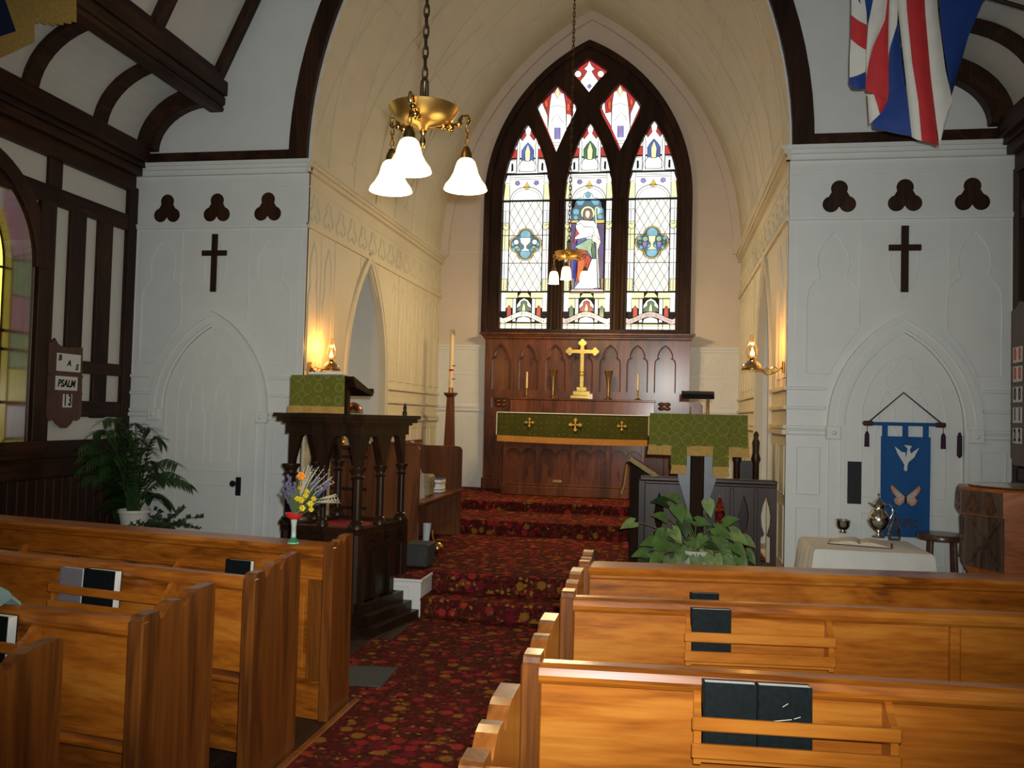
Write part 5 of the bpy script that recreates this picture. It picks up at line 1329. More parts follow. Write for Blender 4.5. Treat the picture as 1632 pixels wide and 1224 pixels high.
MB().cbox(xl_-.02, xc1+.02, YH, YH+.47, ZCH+.40, ZCH+.46, .01).build('seat', stallwood, ch)
# lectern with green fall
YLc = 7.22; ZPL = ZCH+.0135
xc = ux(1111, 760, YLc)
le = thing('lectern', (xc, YLc, ZPL), 'dark oak lectern with flared pedestal draped in green damask', 'lectern')
zt3 = PY(1113, 661, YLc).z
MB().cbox(xc-.055, xc+.055, YLc-.02, YLc+.08, ZPL+.06, zt3-.06, .008).build('post', lecternwood, le)
MB().cbox(xc-.20, xc+.20, YLc-.16, YLc+.20, ZPL, ZPL+.07, .012).build('foot', lecternwood, le)
for s in (-1, 1):
    MB().prism([(xc+s*.055, PY(1111, 822, YLc).z), (xc+s*.07, PY(1111, 815, YLc).z), (xc+s*.15, PY(1111, 765, YLc).z), (xc+s*.16, PY(1111, 725, YLc).z), (xc+s*.055, PY(1111, 725, YLc).z)], 'Y', YLc+.02, YLc+.05).build('flared_bracket', plain('slate_grey%d' % (s+1), (.09, .10, .12), .35, var=.15), le)  # brackets in flat slate grey, cooler than the lectern oak
lx0, lx1 = ux(1036, 665, YLc), ux(1190, 665, YLc)
MB().prism([(YLc-.07, zt3-.006), (YLc-.07, zt3-.03), (YLc+.36, zt3-.17), (YLc+.36, zt3-.145)], 'X', lx0+.01, lx1-.01).build('sloping_desk', lecternwood, le)
lf = thing('lectern_fall', (xc, YLc-.1, zt3-.3), 'bright green damask lectern fall with two long tabs and gold fringe', 'lectern cloth')
zb = PY(1113, 712, YLc).z
def strip(u0, u1, zt_, zb_, off, n, mt, nm, wav=.008):
    a, b = ux(u0, 680, YLc), ux(u1, 680, YLc)
    g = [[(lerp(a, b, i/n)+(0 if k < 2 else (lerp(-1, 1, i/n))*.004*(k-1)), YLc-.085-off-wav*math.sin(i*.9+u0)*k/3, lerp(zt_, zb_, k/3)) for i in range(n+1)] for k in range(4)]
    return MB().sheet(g, .005, (0, 1, 0)).build(nm, mt, lf, smooth=True)
strip(1036, 1190, zt3+.004, zb, 0, 24, greendam, 'cloth')
strip(1034, 1193, zb+.008, PY(1113, 726, YLc).z, .006, 24, ochre, 'fringe')
strip(1071, 1094, zt3+.003, PY(1083, 741, YLc).z, .014, 6, greendam, 'tab', .002); strip(1071, 1094, PY(1083, 740, YLc).z, PY(1083, 754, YLc).z, .016, 6, ochre, 'tab_fringe', .002)
strip(1137, 1160, zt3+.003, PY(1149, 744, YLc).z, .014, 6, greendam, 'tab', .002); strip(1137, 1161, PY(1149, 743, YLc).z, PY(1149, 758, YLc).z, .016, 6, ochre, 'tab_fringe', .002)
MB().box(lx0, lx1, YLc-.085, YLc+.02, zt3-.0005, zt3+.004).build('cloth_top', greendam, lf)
# reading lamp over the lectern
zl = PY(1112, 630, YLc+.2).z; a, b = ux(1086, 630, YLc+.2), ux(1138, 630, YLc+.2)
rl = thing('reading_lamp', (lerp(a, b, .8), YLc+.2, zt3-.1), 'black trough reading lamp on a copper stem over the lectern', 'lamp')
MB().prism([(YLc+.13, zl-.03), (YLc+.15, zl+.01), (YLc+.20, zl+.035), (YLc+.25, zl+.02), (YLc+.27, zl-.03), (YLc+.255, zl-.03), (YLc+.20, zl+.02), (YLc+.145, zl-.03)], 'X', a, b).build('trough_shade', blackpl, rl)
x = lerp(a, b, .82); MB().tube([(x, YLc+.2, zt3-.11), (x, YLc+.2, zl-.0), (x-.03, YLc+.2, zl+.022)], .012, 8).build('stem', copper, rl, smooth=True)
# gabled end seen above the lectern
yg = YF+.9; xg = ux(1111, 650, yg); zg = PY(1111, 641, yg).z
MB().prism([(xg-.055, ZCH+.001), (xg+.055, ZCH+.001), (xg+.055, zg-.03), (xg, zg+.02), (xg-.055, zg-.03)], 'Y', yg, yg+.04).build('hymn_stand_post', stallwood, loc=(xg, yg, ZCH), label='narrow oak post with a gabled top behind the lectern', cat='post')
# ================================================================== CHANDELIERS
def chain(pts_top, x, y, z0, z1, pitch=.045, r=.0045, w=.011):
    m = MB(); n = int((z1-z0)/pitch)
    for k in range(n):
        zc = z0+pitch*(k+.5); a = (k % 2)*math.pi/2; L = pitch*.72
        pts = []
        for j in range(10):
            t = 2*math.pi*j/10; dx = w*math.cos(t); pts.append((x+dx*math.cos(a), y+dx*math.sin(a), zc+L*math.sin(t)))
        m.tube(pts, r, 5, closed=True)
    return m
def chandelier(x, y, zr, k, label, angs, ztop, cup, energy, chz=None):
    """zr: height of the shade rims, k: size"""
    c = thing('chandelier', (x, y, zr), label, 'chandelier')
    zp = zr+.32*k
    MB().lathe([(.0, zp-.075*k), (.015*k, zp-.07*k), (.03*k, zp-.045*k), (.085*k, zp-.035*k), (.14*k, zp-.005*k), (.163*k, zp+.035*k), (.167*k, zp+.04*k), (.158*k, zp+.04*k), (.13*k, zp+.005*k), (0, zp-.015*k)], (x, y, 0), 32).build('pan', panbrass, c, smooth=True)
    MB().lathe([(0, zp-.15*k), (.008*k, zp-.145*k), (.016*k, zp-.12*k), (.008*k, zp-.09*k), (.02*k, zp-.07*k)], (x, y, 0), 14).build('finial', brass, c, smooth=True)
    MB().lathe([(.03*k, zp-.01*k), (.03*k, zp+.02*k), (.012*k, zp+.035*k), (.010*k, zp+.16*k), (.018*k, zp+.17*k), (.008*k, zp+.185*k)], (x, y, 0), 12).build('stem', bronze, c, smooth=True)
    m = MB()
    for s in (-1, 1): m.tube([(x+s*.002*k, y, zp+.195*k), (x+s*.016*k, y, zp+.17*k), (x+s*.018*k, y, zp+.10*k), (x+s*.02*k, y, zp+.02*k)], .005*k, 6)
    m.build('loop', bronze, c, smooth=True)
    zc0 = zp+.185*k
    chain(None, x, y, zc0, (chz or ztop), .05*k, .0048*k, .012*k).build('chain', bronze, c, smooth=True)
    if chz: MB().tube([(x, y, chz), (x, y, ztop)], .006, 6).build('hanging_rod', bronze, c)
    for a in angs:
        a = math.radians(a); d = Vector((math.cos(a), math.sin(a), 0)); R_ = .215*k
        def at(r, z): return Vector((x, y, z))+d*r
        arm = MB().tube([at(.05*k, zp-.03*k), at(.12*k, zp-.035*k), at(.165*k, zp-.01*k), at(.19*k, zp+.03*k), at(.215*k, zp+.035*k), at(.225*k, zp+.01*k), at(.215*k, zp-.005*k)], .010*k, 7).build('arm', brass, c, smooth=True)
        m = MB()
        for t, rr in ((.10, .02), (.135, .022), (.175, .018)): m.ball(at(t*k, zp-.03*k+(.02 if t > .15 else 0)*k), rr*k, 8, 5)
        m.build('arm_leafwork', brass, arm, smooth=True)
        q = at(R_, 0)
        zt_ = zr+.165*k
        m = chain(None, q.x, q.y, zt_+.055*k, zp-.0*k, .028*k, .003*k, .008*k); m.build('shade_chain', brass, c, smooth=True)
        MB().lathe([(.004*k, .065*k), (.014*k, .06*k), (.026*k, .03*k), (.030*k, .0), (.034*k, -.012*k), (.03*k, -.014*k)], (q.x, q.y, zt_-.02*k), 14).build('shade_holder', brassold, c, smooth=True)
        if cup: prof = [(.028, .15), (.045, .14), (.056, .10), (.060, .05), (.062, .012), (.066, 0), (.062, 0), (.057, .012), (.055, .05), (.05, .10), (.04, .135), (.0, .143)]
        else: prof = [(.030, .148), (.043, .135), (.052, .11), (.060, .08), (.078, .045), (.098, .02), (.105, .0), (.101, 0), (.094, .018), (.074, .043), (.056, .08), (.048, .108), (.038, .13), (0, .14)]
        sh = MB().lathe([(r*k, z*k) for r, z in prof], (q.x, q.y, zr), 28).build('shade', shadeM, c, smooth=True, label='glowing opal glass bell shade')
        MB().ball((q.x, q.y, zr+.075*k), .026*k, 10, 7).build('bulb', bulbM, sh, smooth=True)
        lamp('chandelier_bulb_light', 'POINT', (q.x, q.y, zr-.02), energy, (1, .72, .36), .05*k)
    return c
CY = 3.9
p = PY(675, 190, CY); zr = PY(608, 300, CY+.05).z
chandelier(p.x, CY, zr, 1.0, 'large brass chandelier with bell shades hanging in the nave', (-90, 30, 150), 9.0, False, 11, 4.6)
p = PY(906, 420, 10.2); zr2 = PY(878, 450, 10.2).z
chandelier(p.x, 10.2, zr2, 1.0, 'brass chandelier with cup shades hanging before the stained glass window', (-90, 30, 150), ZC+3.5, True, 40)
# ================================================================== CROSSES ON THE NAVE WALL
for s in (-1, 1):
    cx = s*3.048
    w = thing('wall_cross', (cx, YN, 2.70), 'plain dark wooden cross hung on the white panel above the '+('banner door' if s > 0 else 'door by the palm'), 'cross')
    MB().cbox(cx-.029, cx+.029, YN-.03, YN-.0125, 2.705, 3.25, .003).build('upright', darkwood, w)
    MB().cbox(cx-.125, cx+.125, YN-.032, YN-.0115, 3.045, 3.095, .003).build('crossbar', darkwood, w)
# ================================================================== HYMN BOARDS
xi = -W+.052
hb = thing('hymn_board', (xi, 6.58, 1.43), 'hymn board showing BAS, PSALM and 13 beside the stained window', 'hymn board')
E_ = [(6.36, 1.52), (6.36, 2.115), (6.40, 2.13), (6.43, 2.165), (6.47, 2.12), (6.53, 2.10), (6.60, 2.10), (6.78, 2.115), (6.80, 1.535), (6.78, 1.49), (6.74, 1.475), (6.705, 1.49), (6.67, 1.45), (6.62, 1.415), (6.56, 1.415), (6.50, 1.45), (6.455, 1.49), (6.41, 1.475), (6.375, 1.49)]
MB().prism(E_, 'X', xi-.02, xi).build('board', boardwood, hb)
MB().prism(E_, 'X', xi-.052, xi-.02).build('spacer_back', boardwood, hb) if False else None
MB().box(-W+.036, xi-.02, 6.45, 6.72, 1.7, 2.05).build('hanger_block', darkwood, hb)
for z in (1.865, 1.715): MB().box(xi, xi+.008, 6.37, 6.79, z-.012, z+.002).build('card_ledge', boardwood, hb)
def lcard(z0, z1, y0, y1, par=hb, x=xi): return MB().box(x+.001, x+.004, y0, y1, z0, z1).build('letter_card', card, par)
c1 = lcard(1.895, 2.045, 6.455, 6.755); c2 = lcard(1.735, 1.86, 6.45, 6.725)
tx = xi+.0045
for ch_, y, z in (('B', 6.495, 2.005), ('A', 6.61, 1.965), ('S', 6.71, 1.935)): text_on('letter', ch_, .068, (tx, y, z), (0, 1, 0), (0, 0, 1), ink, c1, bold=.003, shear=.2)
text_on('letters', 'PSALM', .085, (tx, 6.588, 1.79), (0, 1, 0), (0, 0, 1), ink, c2, bold=.003, shear=.2, sx=.88)
for k, ch_ in enumerate('13'):
    cc = lcard(1.59, 1.705, 6.55+k*.058, 6.605+k*.058); text_on('numeral', ch_, .135, (tx, 6.578+k*.058, 1.648), (0, 1, 0), (0, 0, 1), ink, cc, bold=.004, sx=.62)
# right hymn board, only its edge in view
hb2 = thing('hymn_board', (3.85, 7.25, 1.45), 'hymn board with a column of number cards on the wall by the font', 'hymn board')
A_, B_ = PY(1611, 600, 7.38), Vector((3.80, 7.0, 0)); dY = Vector((B_.x-A_.x, B_.y-A_.y, 0)); Lb = dY.length; dY.normalize(); nb = Vector((-dY.y, dY.x, 0))
if nb.dot(Vector((-1, -1, 0))) < 0: nb = -nb
def bp(t, z, d): return Vector((A_.x, A_.y, 0))+dY*t-nb*0+nb*d+Vector((0, 0, z))
zt, zb = PY(1612, 497, 7.4).z, PY(1612, 728, 7.4).z
MB().prism([(0, zb), (0, zt), (Lb*.3, zt+.02), (Lb*.5, zt+.06), (Lb, zt), (Lb, zb), (Lb*.8, zb-.06), (Lb*.2, zb-.06)], lambda a, b, d: bp(a, b, d), -.02, 0).build('board', boardwood, hb2)
for k, v in enumerate((567, 597, 629, 661, 693)):
    z = PY(1612, v, 7.4).z
    MB().prism([(0.01, z-.075), (Lb-.01, z-.075), (Lb-.01, z-.066), (.01, z-.066)], lambda a, b, d: bp(a, b, d), 0, .006).build('card_ledge', boardwood, hb2)
    for j in range(2):
        cc = MB().prism([(.06+j*.10, z-.064), (.15+j*.10, z-.064), (.15+j*.10, z+.055), (.06+j*.10, z+.055)], lambda a, b, d: bp(a, b, d), .001, .004).build('number_card', card, hb2)
        o_ = bp(.105+j*.10, z-.004, .005); right = dY if dY.cross(Vector((0, 0, 1))).dot(nb) > 0 else -dY
        text_on('numeral', ('0', '0', '0', '1', '2')[k], .13, o_, right, (0, 0, 1), cardred if k < 2 else ink, cc, bold=.004, sx=.7)
# ================================================================== BLUE BANNER ON THE DOOR
YB = YN-.055
bn = thing('banner', (3.05, YB, .72), 'blue cloth banner with a white dove and butterfly hung on the door', 'banner')
x0, x1, z0, z1 = 2.872, 3.245, .725, 1.53
g = [[(lerp(x0, x1, i/12), YB-.006*math.sin(i*.8+z*3), z) for i in range(13)] for z in (1.53, 1.3, 1.1, .9, .725)]
MB().sheet(g, .005, (0, 1, 0)).build('cloth', bannerblue, bn, smooth=True)
for xc in (2.90, 3.055, 3.21): MB().cbox(xc-.02, xc+.02, YB-.012, YB+.012, 1.525, 1.64, .003).build('hanging_tab', bannerblue, bn)
MB().tube([(2.775, YB, 1.628), (3.325, YB, 1.632)], .014, 10).build('rod', bannerblue, bn)
for x in (2.775, 3.325):
    MB().lathe([(.0, -.05), (.02, -.04), (.022, 0), (.02, .03), (0, .04)], (x, YB, 1.63), 10, Matrix.Rotation(math.pi/2, 3, 'Y')).build('rod_knob', plain('brown_knob%d' % int(x*1000), (.06, .025, .02), .4), bn, smooth=True)
    s = -1 if x < 3 else 1
    MB().tube([(x+s*.012, YB-.01, 1.62), (x+s*.014, YB-.01, 1.56)], .003, 5).build('tassel_cord', tassel, bn)
    MB().tube([(x+s*.014, YB-.01, 1.565), (x+s*.014, YB-.01, 1.54), (x+s*.014, YB-.01, 1.44)], [.008, .018, .02], 9).build('tassel', tassel, bn)
MB().tube([(2.775, YB, 1.64), (3.045, YB+.02, 1.885), (3.325, YB, 1.645)], .006, 6).build('cord', tassel, bn)
def felt(pts, nm, mt, lay=0): MB().prism([(3.058+x*.1, 1.30+z*.1) for x, z in pts], 'Y', YB-.014-.003*lay, YB-.010-.003*lay).build(nm, mt, bn)
felt([(0, .55), (.12, 1.35), (-.15, 1.62), (.25, 1.6), (.45, 1.55), (.28, 1.25), (.38, .95), (1.0, 1.45), (.62, .65), (.2, .25), (.1, -.1), (.12, -.35), (0, -.5), (-.15, -.3), (-.1, 0), (-.25, .3), (-.62, .9), (-.85, 1.5), (-.3, 1.05), (-.05, 1.05)], 'dove', feltwhite)
for s in (-1, 1):
    felt([(s*.05, -2.5), (s*.5, -2.1), (s*1.05, -1.6), (s*1.12, -1.85), (s*.98, -2.2), (s*.7, -2.55), (s*.88, -2.8), (s*.75, -3.1), (s*.45, -3.25), (s*.12, -2.95)], 'butterfly_wing_edge', feltor)
    felt([(s*.1, -2.5), (s*.5, -2.2), (s*.85, -1.95), (s*.75, -2.35), (s*.5, -2.6), (s*.68, -2.85), (s*.5, -3.05), (s*.2, -2.85)], 'butterfly_wing', feltpat, 1)
felt([(-.06, -2.35), (.06, -2.35), (.06, -3.05), (-.06, -3.05)], 'butterfly_body', ink, 2)
for k in range(6):
    for j in range(5): felt([(-.75+j*.33+(k % 2)*.15+a, -4.35-k*.11+b) for a, b in ((0, 0), (.22, .02), (.24, .08), (.02, .07))], 'stitched_patch', (leafmid, leafdark, redcush, leafmid, leafdark)[(j+k) % 5])
# ================================================================== FLAG, right
YFg = 5.7
fg = thing('flag', (3.0, YFg, 3.9), 'red, white and blue union flag hanging in folds over the arch', 'flag')
FK = lambda u, v, dy=0: PY(u, v, YFg+dy)
def fpiece(pts, mt, dy, nm='stripe'):
    """pts (u, v); dy pushes a fold back or forward"""
    P_ = [FK(u, v) for u, v in pts]
    MB().prism([(p.x, p.z) for p in P_], 'Y', YFg+dy-.004, YFg+dy).build(nm, mt, fg)
S = .277
q = lambda pts: [(1180+x*S, y*S) for x, y in pts]
T_ = -260   # the cloth runs on above the frame
def fold(cols, rows):
    """smooth folded strips: cols = list of (x(y) polyline left, right, material, depth left, depth right)"""
    for nm, mt, L, Rr, dl, dr in cols:
        g = []
        for k in range(13):
            t = k/12
            def at(poly):
                s_ = t*(len(poly)-1); i = min(int(s_), len(poly)-2); f = s_-i
                return (lerp(poly[i][0], poly[i+1][0], f), lerp(poly[i][1], poly[i+1][1], f))
            a, b = at(L), at(Rr); row = []
            for j in range(7):
                f = j/6; u, v = lerp(a[0], b[0], f), lerp(a[1], b[1], f); dy = lerp(dl, dr, f)+.012*math.sin(math.pi*f)*(1 if dl > dr else -1)
                p = PY(1180+u*S, v*S, YFg); row.append((p.x, YFg+dy, p.z))
            g.append(row)
        MB().sheet(g, .004, (0, 1, 0)).build(nm, mt, fg, smooth=True)
fold([('blue_field', flagblue, [(1125, T_), (1160, 200), (1215, 550)], [(1520, T_), (1330, 190), (1222, 570)], .0, .06),
      ('white_stripe', flagwhite, [(1040, T_), (1060, 100), (1090, 450), (1128, 750)], [(1110, T_), (1140, 100), (1180, 400), (1222, 590)], -.02, 0),
      ('white_hem', flagwhite, [(1128, 748), (1134, 800), (1140, 846)], [(1221, 585), (1185, 690), (1142, 848)], -.02, -.005),
      ('red_stripe', flagred, [(930, T_), (945, 80), (975, 380), (1010, 600), (1030, 825)], [(1040, T_), (1060, 100), (1090, 450), (1110, 620), (1132, 846)], -.05, -.02),
      ('white_stripe', flagwhite, [(872, T_), (895, 60), (925, 330), (950, 560), (975, 800)], [(930, T_), (945, 80), (975, 380), (1010, 600), (1032, 825)], -.045, -.05),
      ('blue_field', flagblue, [(898, 145), (870, 240), (850, 420), (852, 570), (820, 640), (758, 700), (765, 735)], [(900, 150), (912, 300), (925, 420), (945, 570), (960, 680), (975, 798)], .0, -.045),
      ('white_stripe', flagwhite, [(852, T_), (855, 0), (850, 150), (848, 320)], [(890, T_), (900, 0), (900, 100), (897, 150)], -.01, -.02),
      ('red_stripe', flagred, [(855, T_), (852, -60), (830, 130), (760, 280), (728, 430), (728, 510)], [(862, T_), (856, 100), (850, 250), (850, 440), (852, 520), (845, 570)], .03, -.01),
      ('white_stripe', flagwhite, [(765, T_), (770, -20), (740, 130), (728, 300), (728, 430)], [(858, T_), (856, -20), (840, 100), (770, 260), (730, 420)], .02, .03),
      ('red_underside', flagred, [(780, 515), (800, 580), (815, 635)], [(845, 555), (852, 590), (825, 635)], .06, .02),
      ('white_underside', flagwhite, [(745, 515), (752, 620), (757, 695)], [(785, 520), (805, 590), (820, 635)], .07, .06),
      ('blue_field', flagblue, [(690, T_), (685, -30), (732, 60)], [(765, T_), (770, 0), (738, 130)], .05, .02),
      ('white_stripe', flagwhite, [(660, T_), (650, -40), (650, 60)], [(690, T_), (732, 60), (734, 130)], .06, .03),
      ('red_stripe', flagred, [(648, 60), (648, 130), (646, 200)], [(734, 130), (732, 200), (728, 275)], .06, .03),
      ('white_stripe', flagwhite, [(646, 200), (640, 320), (640, 425)], [(728, 275), (728, 350), (726, 402)], .06, .03),
      ('blue_field', flagblue, [(640, 425), (640, 455), (660, 485)], [(726, 402), (726, 460), (728, 498)], .07, .03)], 0)
pa, pb_ = PY(1330, -78, YFg+.02), PY(1720, -40, YFg-.1)
MB().tube([pa, (W-.2, YFg-.05, 4.0)], .014, 8).build('flag_pole', darkwood_y, fg)
# ================================================================== BANNER, top left
YBn = 5.2
bl = thing('procession_banner', (-2.9, YBn, 4.0), 'navy banner with gold border and fringe hanging near the cove', 'banner')
Q = lambda u, v: (PY(u, v, YBn).x, PY(u, v, YBn).z)
MB().prism([Q(-160, -120), Q(-160, 60), Q(-10, 62), Q(26, 50), Q(8, -2), Q(2, -120)], 'Y', YBn, YBn+.008).build('field', navy, bl)
MB().prism([Q(26, 50), Q(8, -2), Q(2, -120), Q(45, -120), Q(48, 0), Q(55, 40), Q(55, 66), Q(0, 92), Q(-160, 96), Q(-160, 60), Q(-10, 62)], 'Y', YBn-.003, YBn+.004).build('border', ochre, bl)
m = MB()
for k in range(17):
    u = 50+k*4.2; vb = 38-abs(k-9)*.6+(k % 3)*1.5
    a, b, c_, d_ = Q(u, -30), Q(u+4, -30), Q(u+4.6, vb), Q(u-.6, vb); m.prism([a, b, c_, d_], 'Y', YBn-.004-(k % 2)*.004, YBn+.002)
m.build('fringe', ochre, bl)
MB().tube([(PY(-170, -118, YBn).x, YBn, Q(0, -118)[1]), (PY(130, -118, YBn).x, YBn, Q(0, -118)[1])], .015, 8).build('rod', darkwood_y, bl)
zt_ = Q(0, -118)[1]; xb = PY(-20, -118, YBn).x; MB().tube([(xb, YBn, zt_), (xb, YBn, zt_+.9)], .004, 5).build('cord', ochre, bl)
# ================================================================== TABLE, VESSELS, STOOL, FONT
tx0, tx1, ty0, ty1, tz = ux(1296, 868, 6.45), ux(1484, 880, 6.40), 6.36, 7.02, .745
tb = thing('side_table', ((tx0+tx1)/2, 6.6, 0), 'small wooden table hidden under a white cloth beside the stool', 'table')
MB().cbox(tx0+.02, tx1-.02, ty0+.02, ty1-.02, tz-.03, tz-.004, .004).build('table_top', stoolwood, tb)
for x in (tx0+.05, tx1-.05):
    for y in (ty0+.05, ty1-.05): MB().cbox(x-.02, x+.02, y-.02, y+.02, 0, tz-.03, .004).build('leg', stoolwood, tb)
# cloth: top sheet and a rippling skirt
N = 64; ring = []
per = [(tx0, ty0), (tx1, ty0), (tx1, ty1), (tx0, ty1)]
for e in range(4):
    (a0, b0), (a1, b1) = per[e], per[(e+1) % 4]
    for k in range(16): t = k/16; ring.append((lerp(a0, a1, t), lerp(b0, b1, t)))
cxm, cym = (tx0+tx1)/2, (ty0+ty1)/2
rows = []
for zi, (z, o, am) in enumerate(((tz, -.004, 0), (tz-.02, .012, .0), (tz-.15, .03, .010), (tz-.32, .045, .022), (tz-.50, .06, .03))):
    row = []
    for k, (x, y) in enumerate(ring):
        dx, dy = x-cxm, y-cym; l = math.hypot(dx, dy); wv = am*math.sin(k*1.55)
        row.append((x+dx/l*(o*1.25+wv), y+dy/l*(o*1.25+wv), z))
    rows.append(row+[row[0]])
m = MB().sheet(rows); m.add([(x, y, tz) for x, y in ring], [tuple(range(64))])
m.build('tablecloth', linen, loc=(cxm, cym, tz), label='white linen cloth draped over the small table by the stool', cat='tablecloth', smooth=True)
def tpt(u, v, z=None): p = PZ(u, v, z or tz); return p
# open book on the cloth
p = PZ(1372, 868, tz); bk = thing('open_bible', (p.x, p.y, tz), 'large open book lying on the white tablecloth', 'book')
def page(s, th=.028):
    n = 10; top = []; L_ = .205
    for i in range(n+1):
        t = i/n; top.append((s*L_*t, .010+th*(math.sin(math.pi*min(1, t*1.05)**.6)*.75+.12*(1-t))))
    return top
R_ = Matrix.Translation((p.x-.0, p.y+.02, tz+.001)) @ Matrix.Rotation(math.radians(-14), 4, 'Z')
for s in (-1, 1):
    tp = page(s); MB().prism([(0, .006)]+tp+[(s*.205, .006)], 'Y', -.13, .13).xf(R_).build('pages', parch, bk)
MB().cbox(-.215, .215, -.137, .137, 0, .006, .001).xf(R_).build('cover', boardwood, bk)
# silver bowl
p = PZ(1345, 850, tz); MB().lathe([(.032, 0), (.034, .006), (.022, .014), (.024, .02), (.048, .034), (.060, .06), (.060, .095), (.064, .102), (.060, .102), (.056, .094), (.056, .062), (.04, .036), (0, .028)], (p.x, p.y+.05, tz+.001), 24).build('silver_bowl', silver, loc=(p.x, p.y+.05, tz), label='footed silver bowl on the white tablecloth', cat='bowl', smooth=True)
# ewer
p = PZ(1400, 856, tz); ex, ey = p.x, p.y
ew = thing('silver_ewer', (ex, ey, tz), 'tall silver ewer with a cross topped lid on the tablecloth', 'ewer')
MB().lathe([(.048, 0), (.05, .008), (.03, .02), (.02, .035), (.035, .05), (.07, .085), (.085, .125), (.08, .165), (.056, .20), (.042, .225), (.046, .245), (.05, .252)], (ex, ey, tz+.001), 28).build('body', silver, ew, smooth=True)
MB().lathe([(.052, .252), (.046, .262), (.03, .285), (.012, .30), (.006, .308), (0, .31)], (ex, ey, tz+.001), 20).build('lid', silver, ew, smooth=True)
MB().box(ex-.003, ex+.003, ey-.003, ey+.003, tz+.308, tz+.345).box(ex-.010, ex+.010, ey-.003, ey+.003, tz+.326, tz+.333).build('lid_cross', silver, ew)
MB().prism([(ex-.04, tz+.225), (ex-.078, tz+.262), (ex-.075, tz+.268), (ex-.04, tz+.256)], 'Y', ey-.014, ey+.014).build('spout', silver, ew)
MB().tube([(ex+.04, ey, tz+.245), (ex+.075, ey, tz+.258), (ex+.10, ey, tz+.235), (ex+.105, ey, tz+.19), (ex+.085, ey, tz+.15), (ex+.075, ey, tz+.13)], .007, 8).build('handle', silver, ew, smooth=True)
# glass cruet
p = PZ(1424, 860, tz); cxr, cyr = p.x, p.y-.03
cr = thing('glass_cruet', (cxr, cyr, tz), 'clear glass cruet with a ball stopper next to the silver ewer', 'cruet')
MB().lathe([(.04, 0), (.042, .004), (.05, .04), (.048, .075), (.03, .115), (.014, .145), (.013, .165), (.018, .172), (.014, .172), (.010, .15), (.026, .113), (.044, .074), (.046, .04), (.036, .008), (0, .008)], (cxr, cyr, tz+.001), 24).build('bottle', glassm, cr, smooth=True)
MB().lathe([(.009, .165), (.010, .178), (.022, .195), (.022, .21), (.010, .222), (0, .224)], (cxr, cyr, tz+.001), 16).build('stopper', glassm, cr, smooth=True)
# stool
YS = 7.02; xs = ux(1501, 860, YS); zs_ = PY(1501, 850, YS).z
so = thing('round_stool', (xs, YS, 0), 'round wooden stool between the clothed table and the font', 'stool')
MB().lathe([(.165, zs_-.045), (.178, zs_-.04), (.18, zs_-.015), (.172, zs_-.002), (.15, zs_), (0, zs_)], (xs, YS, 0), 32).build('seat', stoolwood, so, smooth=True)
for a in (35, 125, 215, 305):
    a = math.radians(a); MB().tube([(xs+.11*math.cos(a), YS+.11*math.sin(a), zs_-.045), (xs+.15*math.cos(a), YS+.15*math.sin(a), .0)], [.017, .02], 10).build('leg', stoolwood, so, smooth=True)
for z, r in ((.28, .137),):
    pts = [(xs+r*math.cos(math.radians(35+90*k)), YS+r*math.sin(math.radians(35+90*k)), z) for k in range(4)]
    for k in range(4): MB().tube([pts[k], pts[(k+1) % 4]], .010, 8).build('stretcher', stoolwood, so)
# font: octagonal carved bowl on a pedestal
fx, fy = 3.40, 6.05; rf = .385; zf = PY(1580, 779, 5.85).z
fo = thing('font', (fx, fy, 0), 'octagonal carved oak font with a metal bowl let into its top', 'font')
def octo(r, z, rot=22.5): return [(fx+r*math.cos(math.radians(rot+45*k)), fy+r*math.sin(math.radians(rot+45*k)), z) for k in range(8)]
def octstack(levels, rot=0):
    m = MB(); vs = [q for r, z in levels for q in octo(r, z, rot)]
    fs = [(i*8+k, i*8+(k+1) % 8, (i+1)*8+(k+1) % 8, (i+1)*8+k) for i in range(len(levels)-1) for k in range(8)]
    fs += [tuple(range(8))[::-1], tuple((len(levels)-1)*8+k for k in range(8))]; return m.add(vs, fs)
RO = 10
octstack([(rf, zf-.17), (rf, zf-.012), (rf-.012, zf)], RO).build('rim', fontwood, fo)
octstack([(rf-.05, zf-.55), (rf-.03, zf-.50), (rf-.03, zf-.17)], RO).build('bowl_body', fontwood, fo)
octstack([(.20, zf-.70), (.30, zf-.62), (rf-.08, zf-.56), (rf-.05, zf-.55)], RO).build('bowl_foot', fontwood, fo)
octstack([(.19, .12), (.16, .2), (.16, zf-.72), (.20, zf-.70)], RO).build('pedestal', fontwood, fo)
octstack([(.36, 0), (.36, .06), (.26, .12)], RO).build('base', fontwood, fo)
MB().lathe([(.30, zf+.001), (.31, zf+.012), (.29, zf+.014), (.25, zf+.008), (.0, zf+.004)], (fx, fy, 0), 32).build('basin', silver, fo, smooth=True, label='shallow polished metal basin')
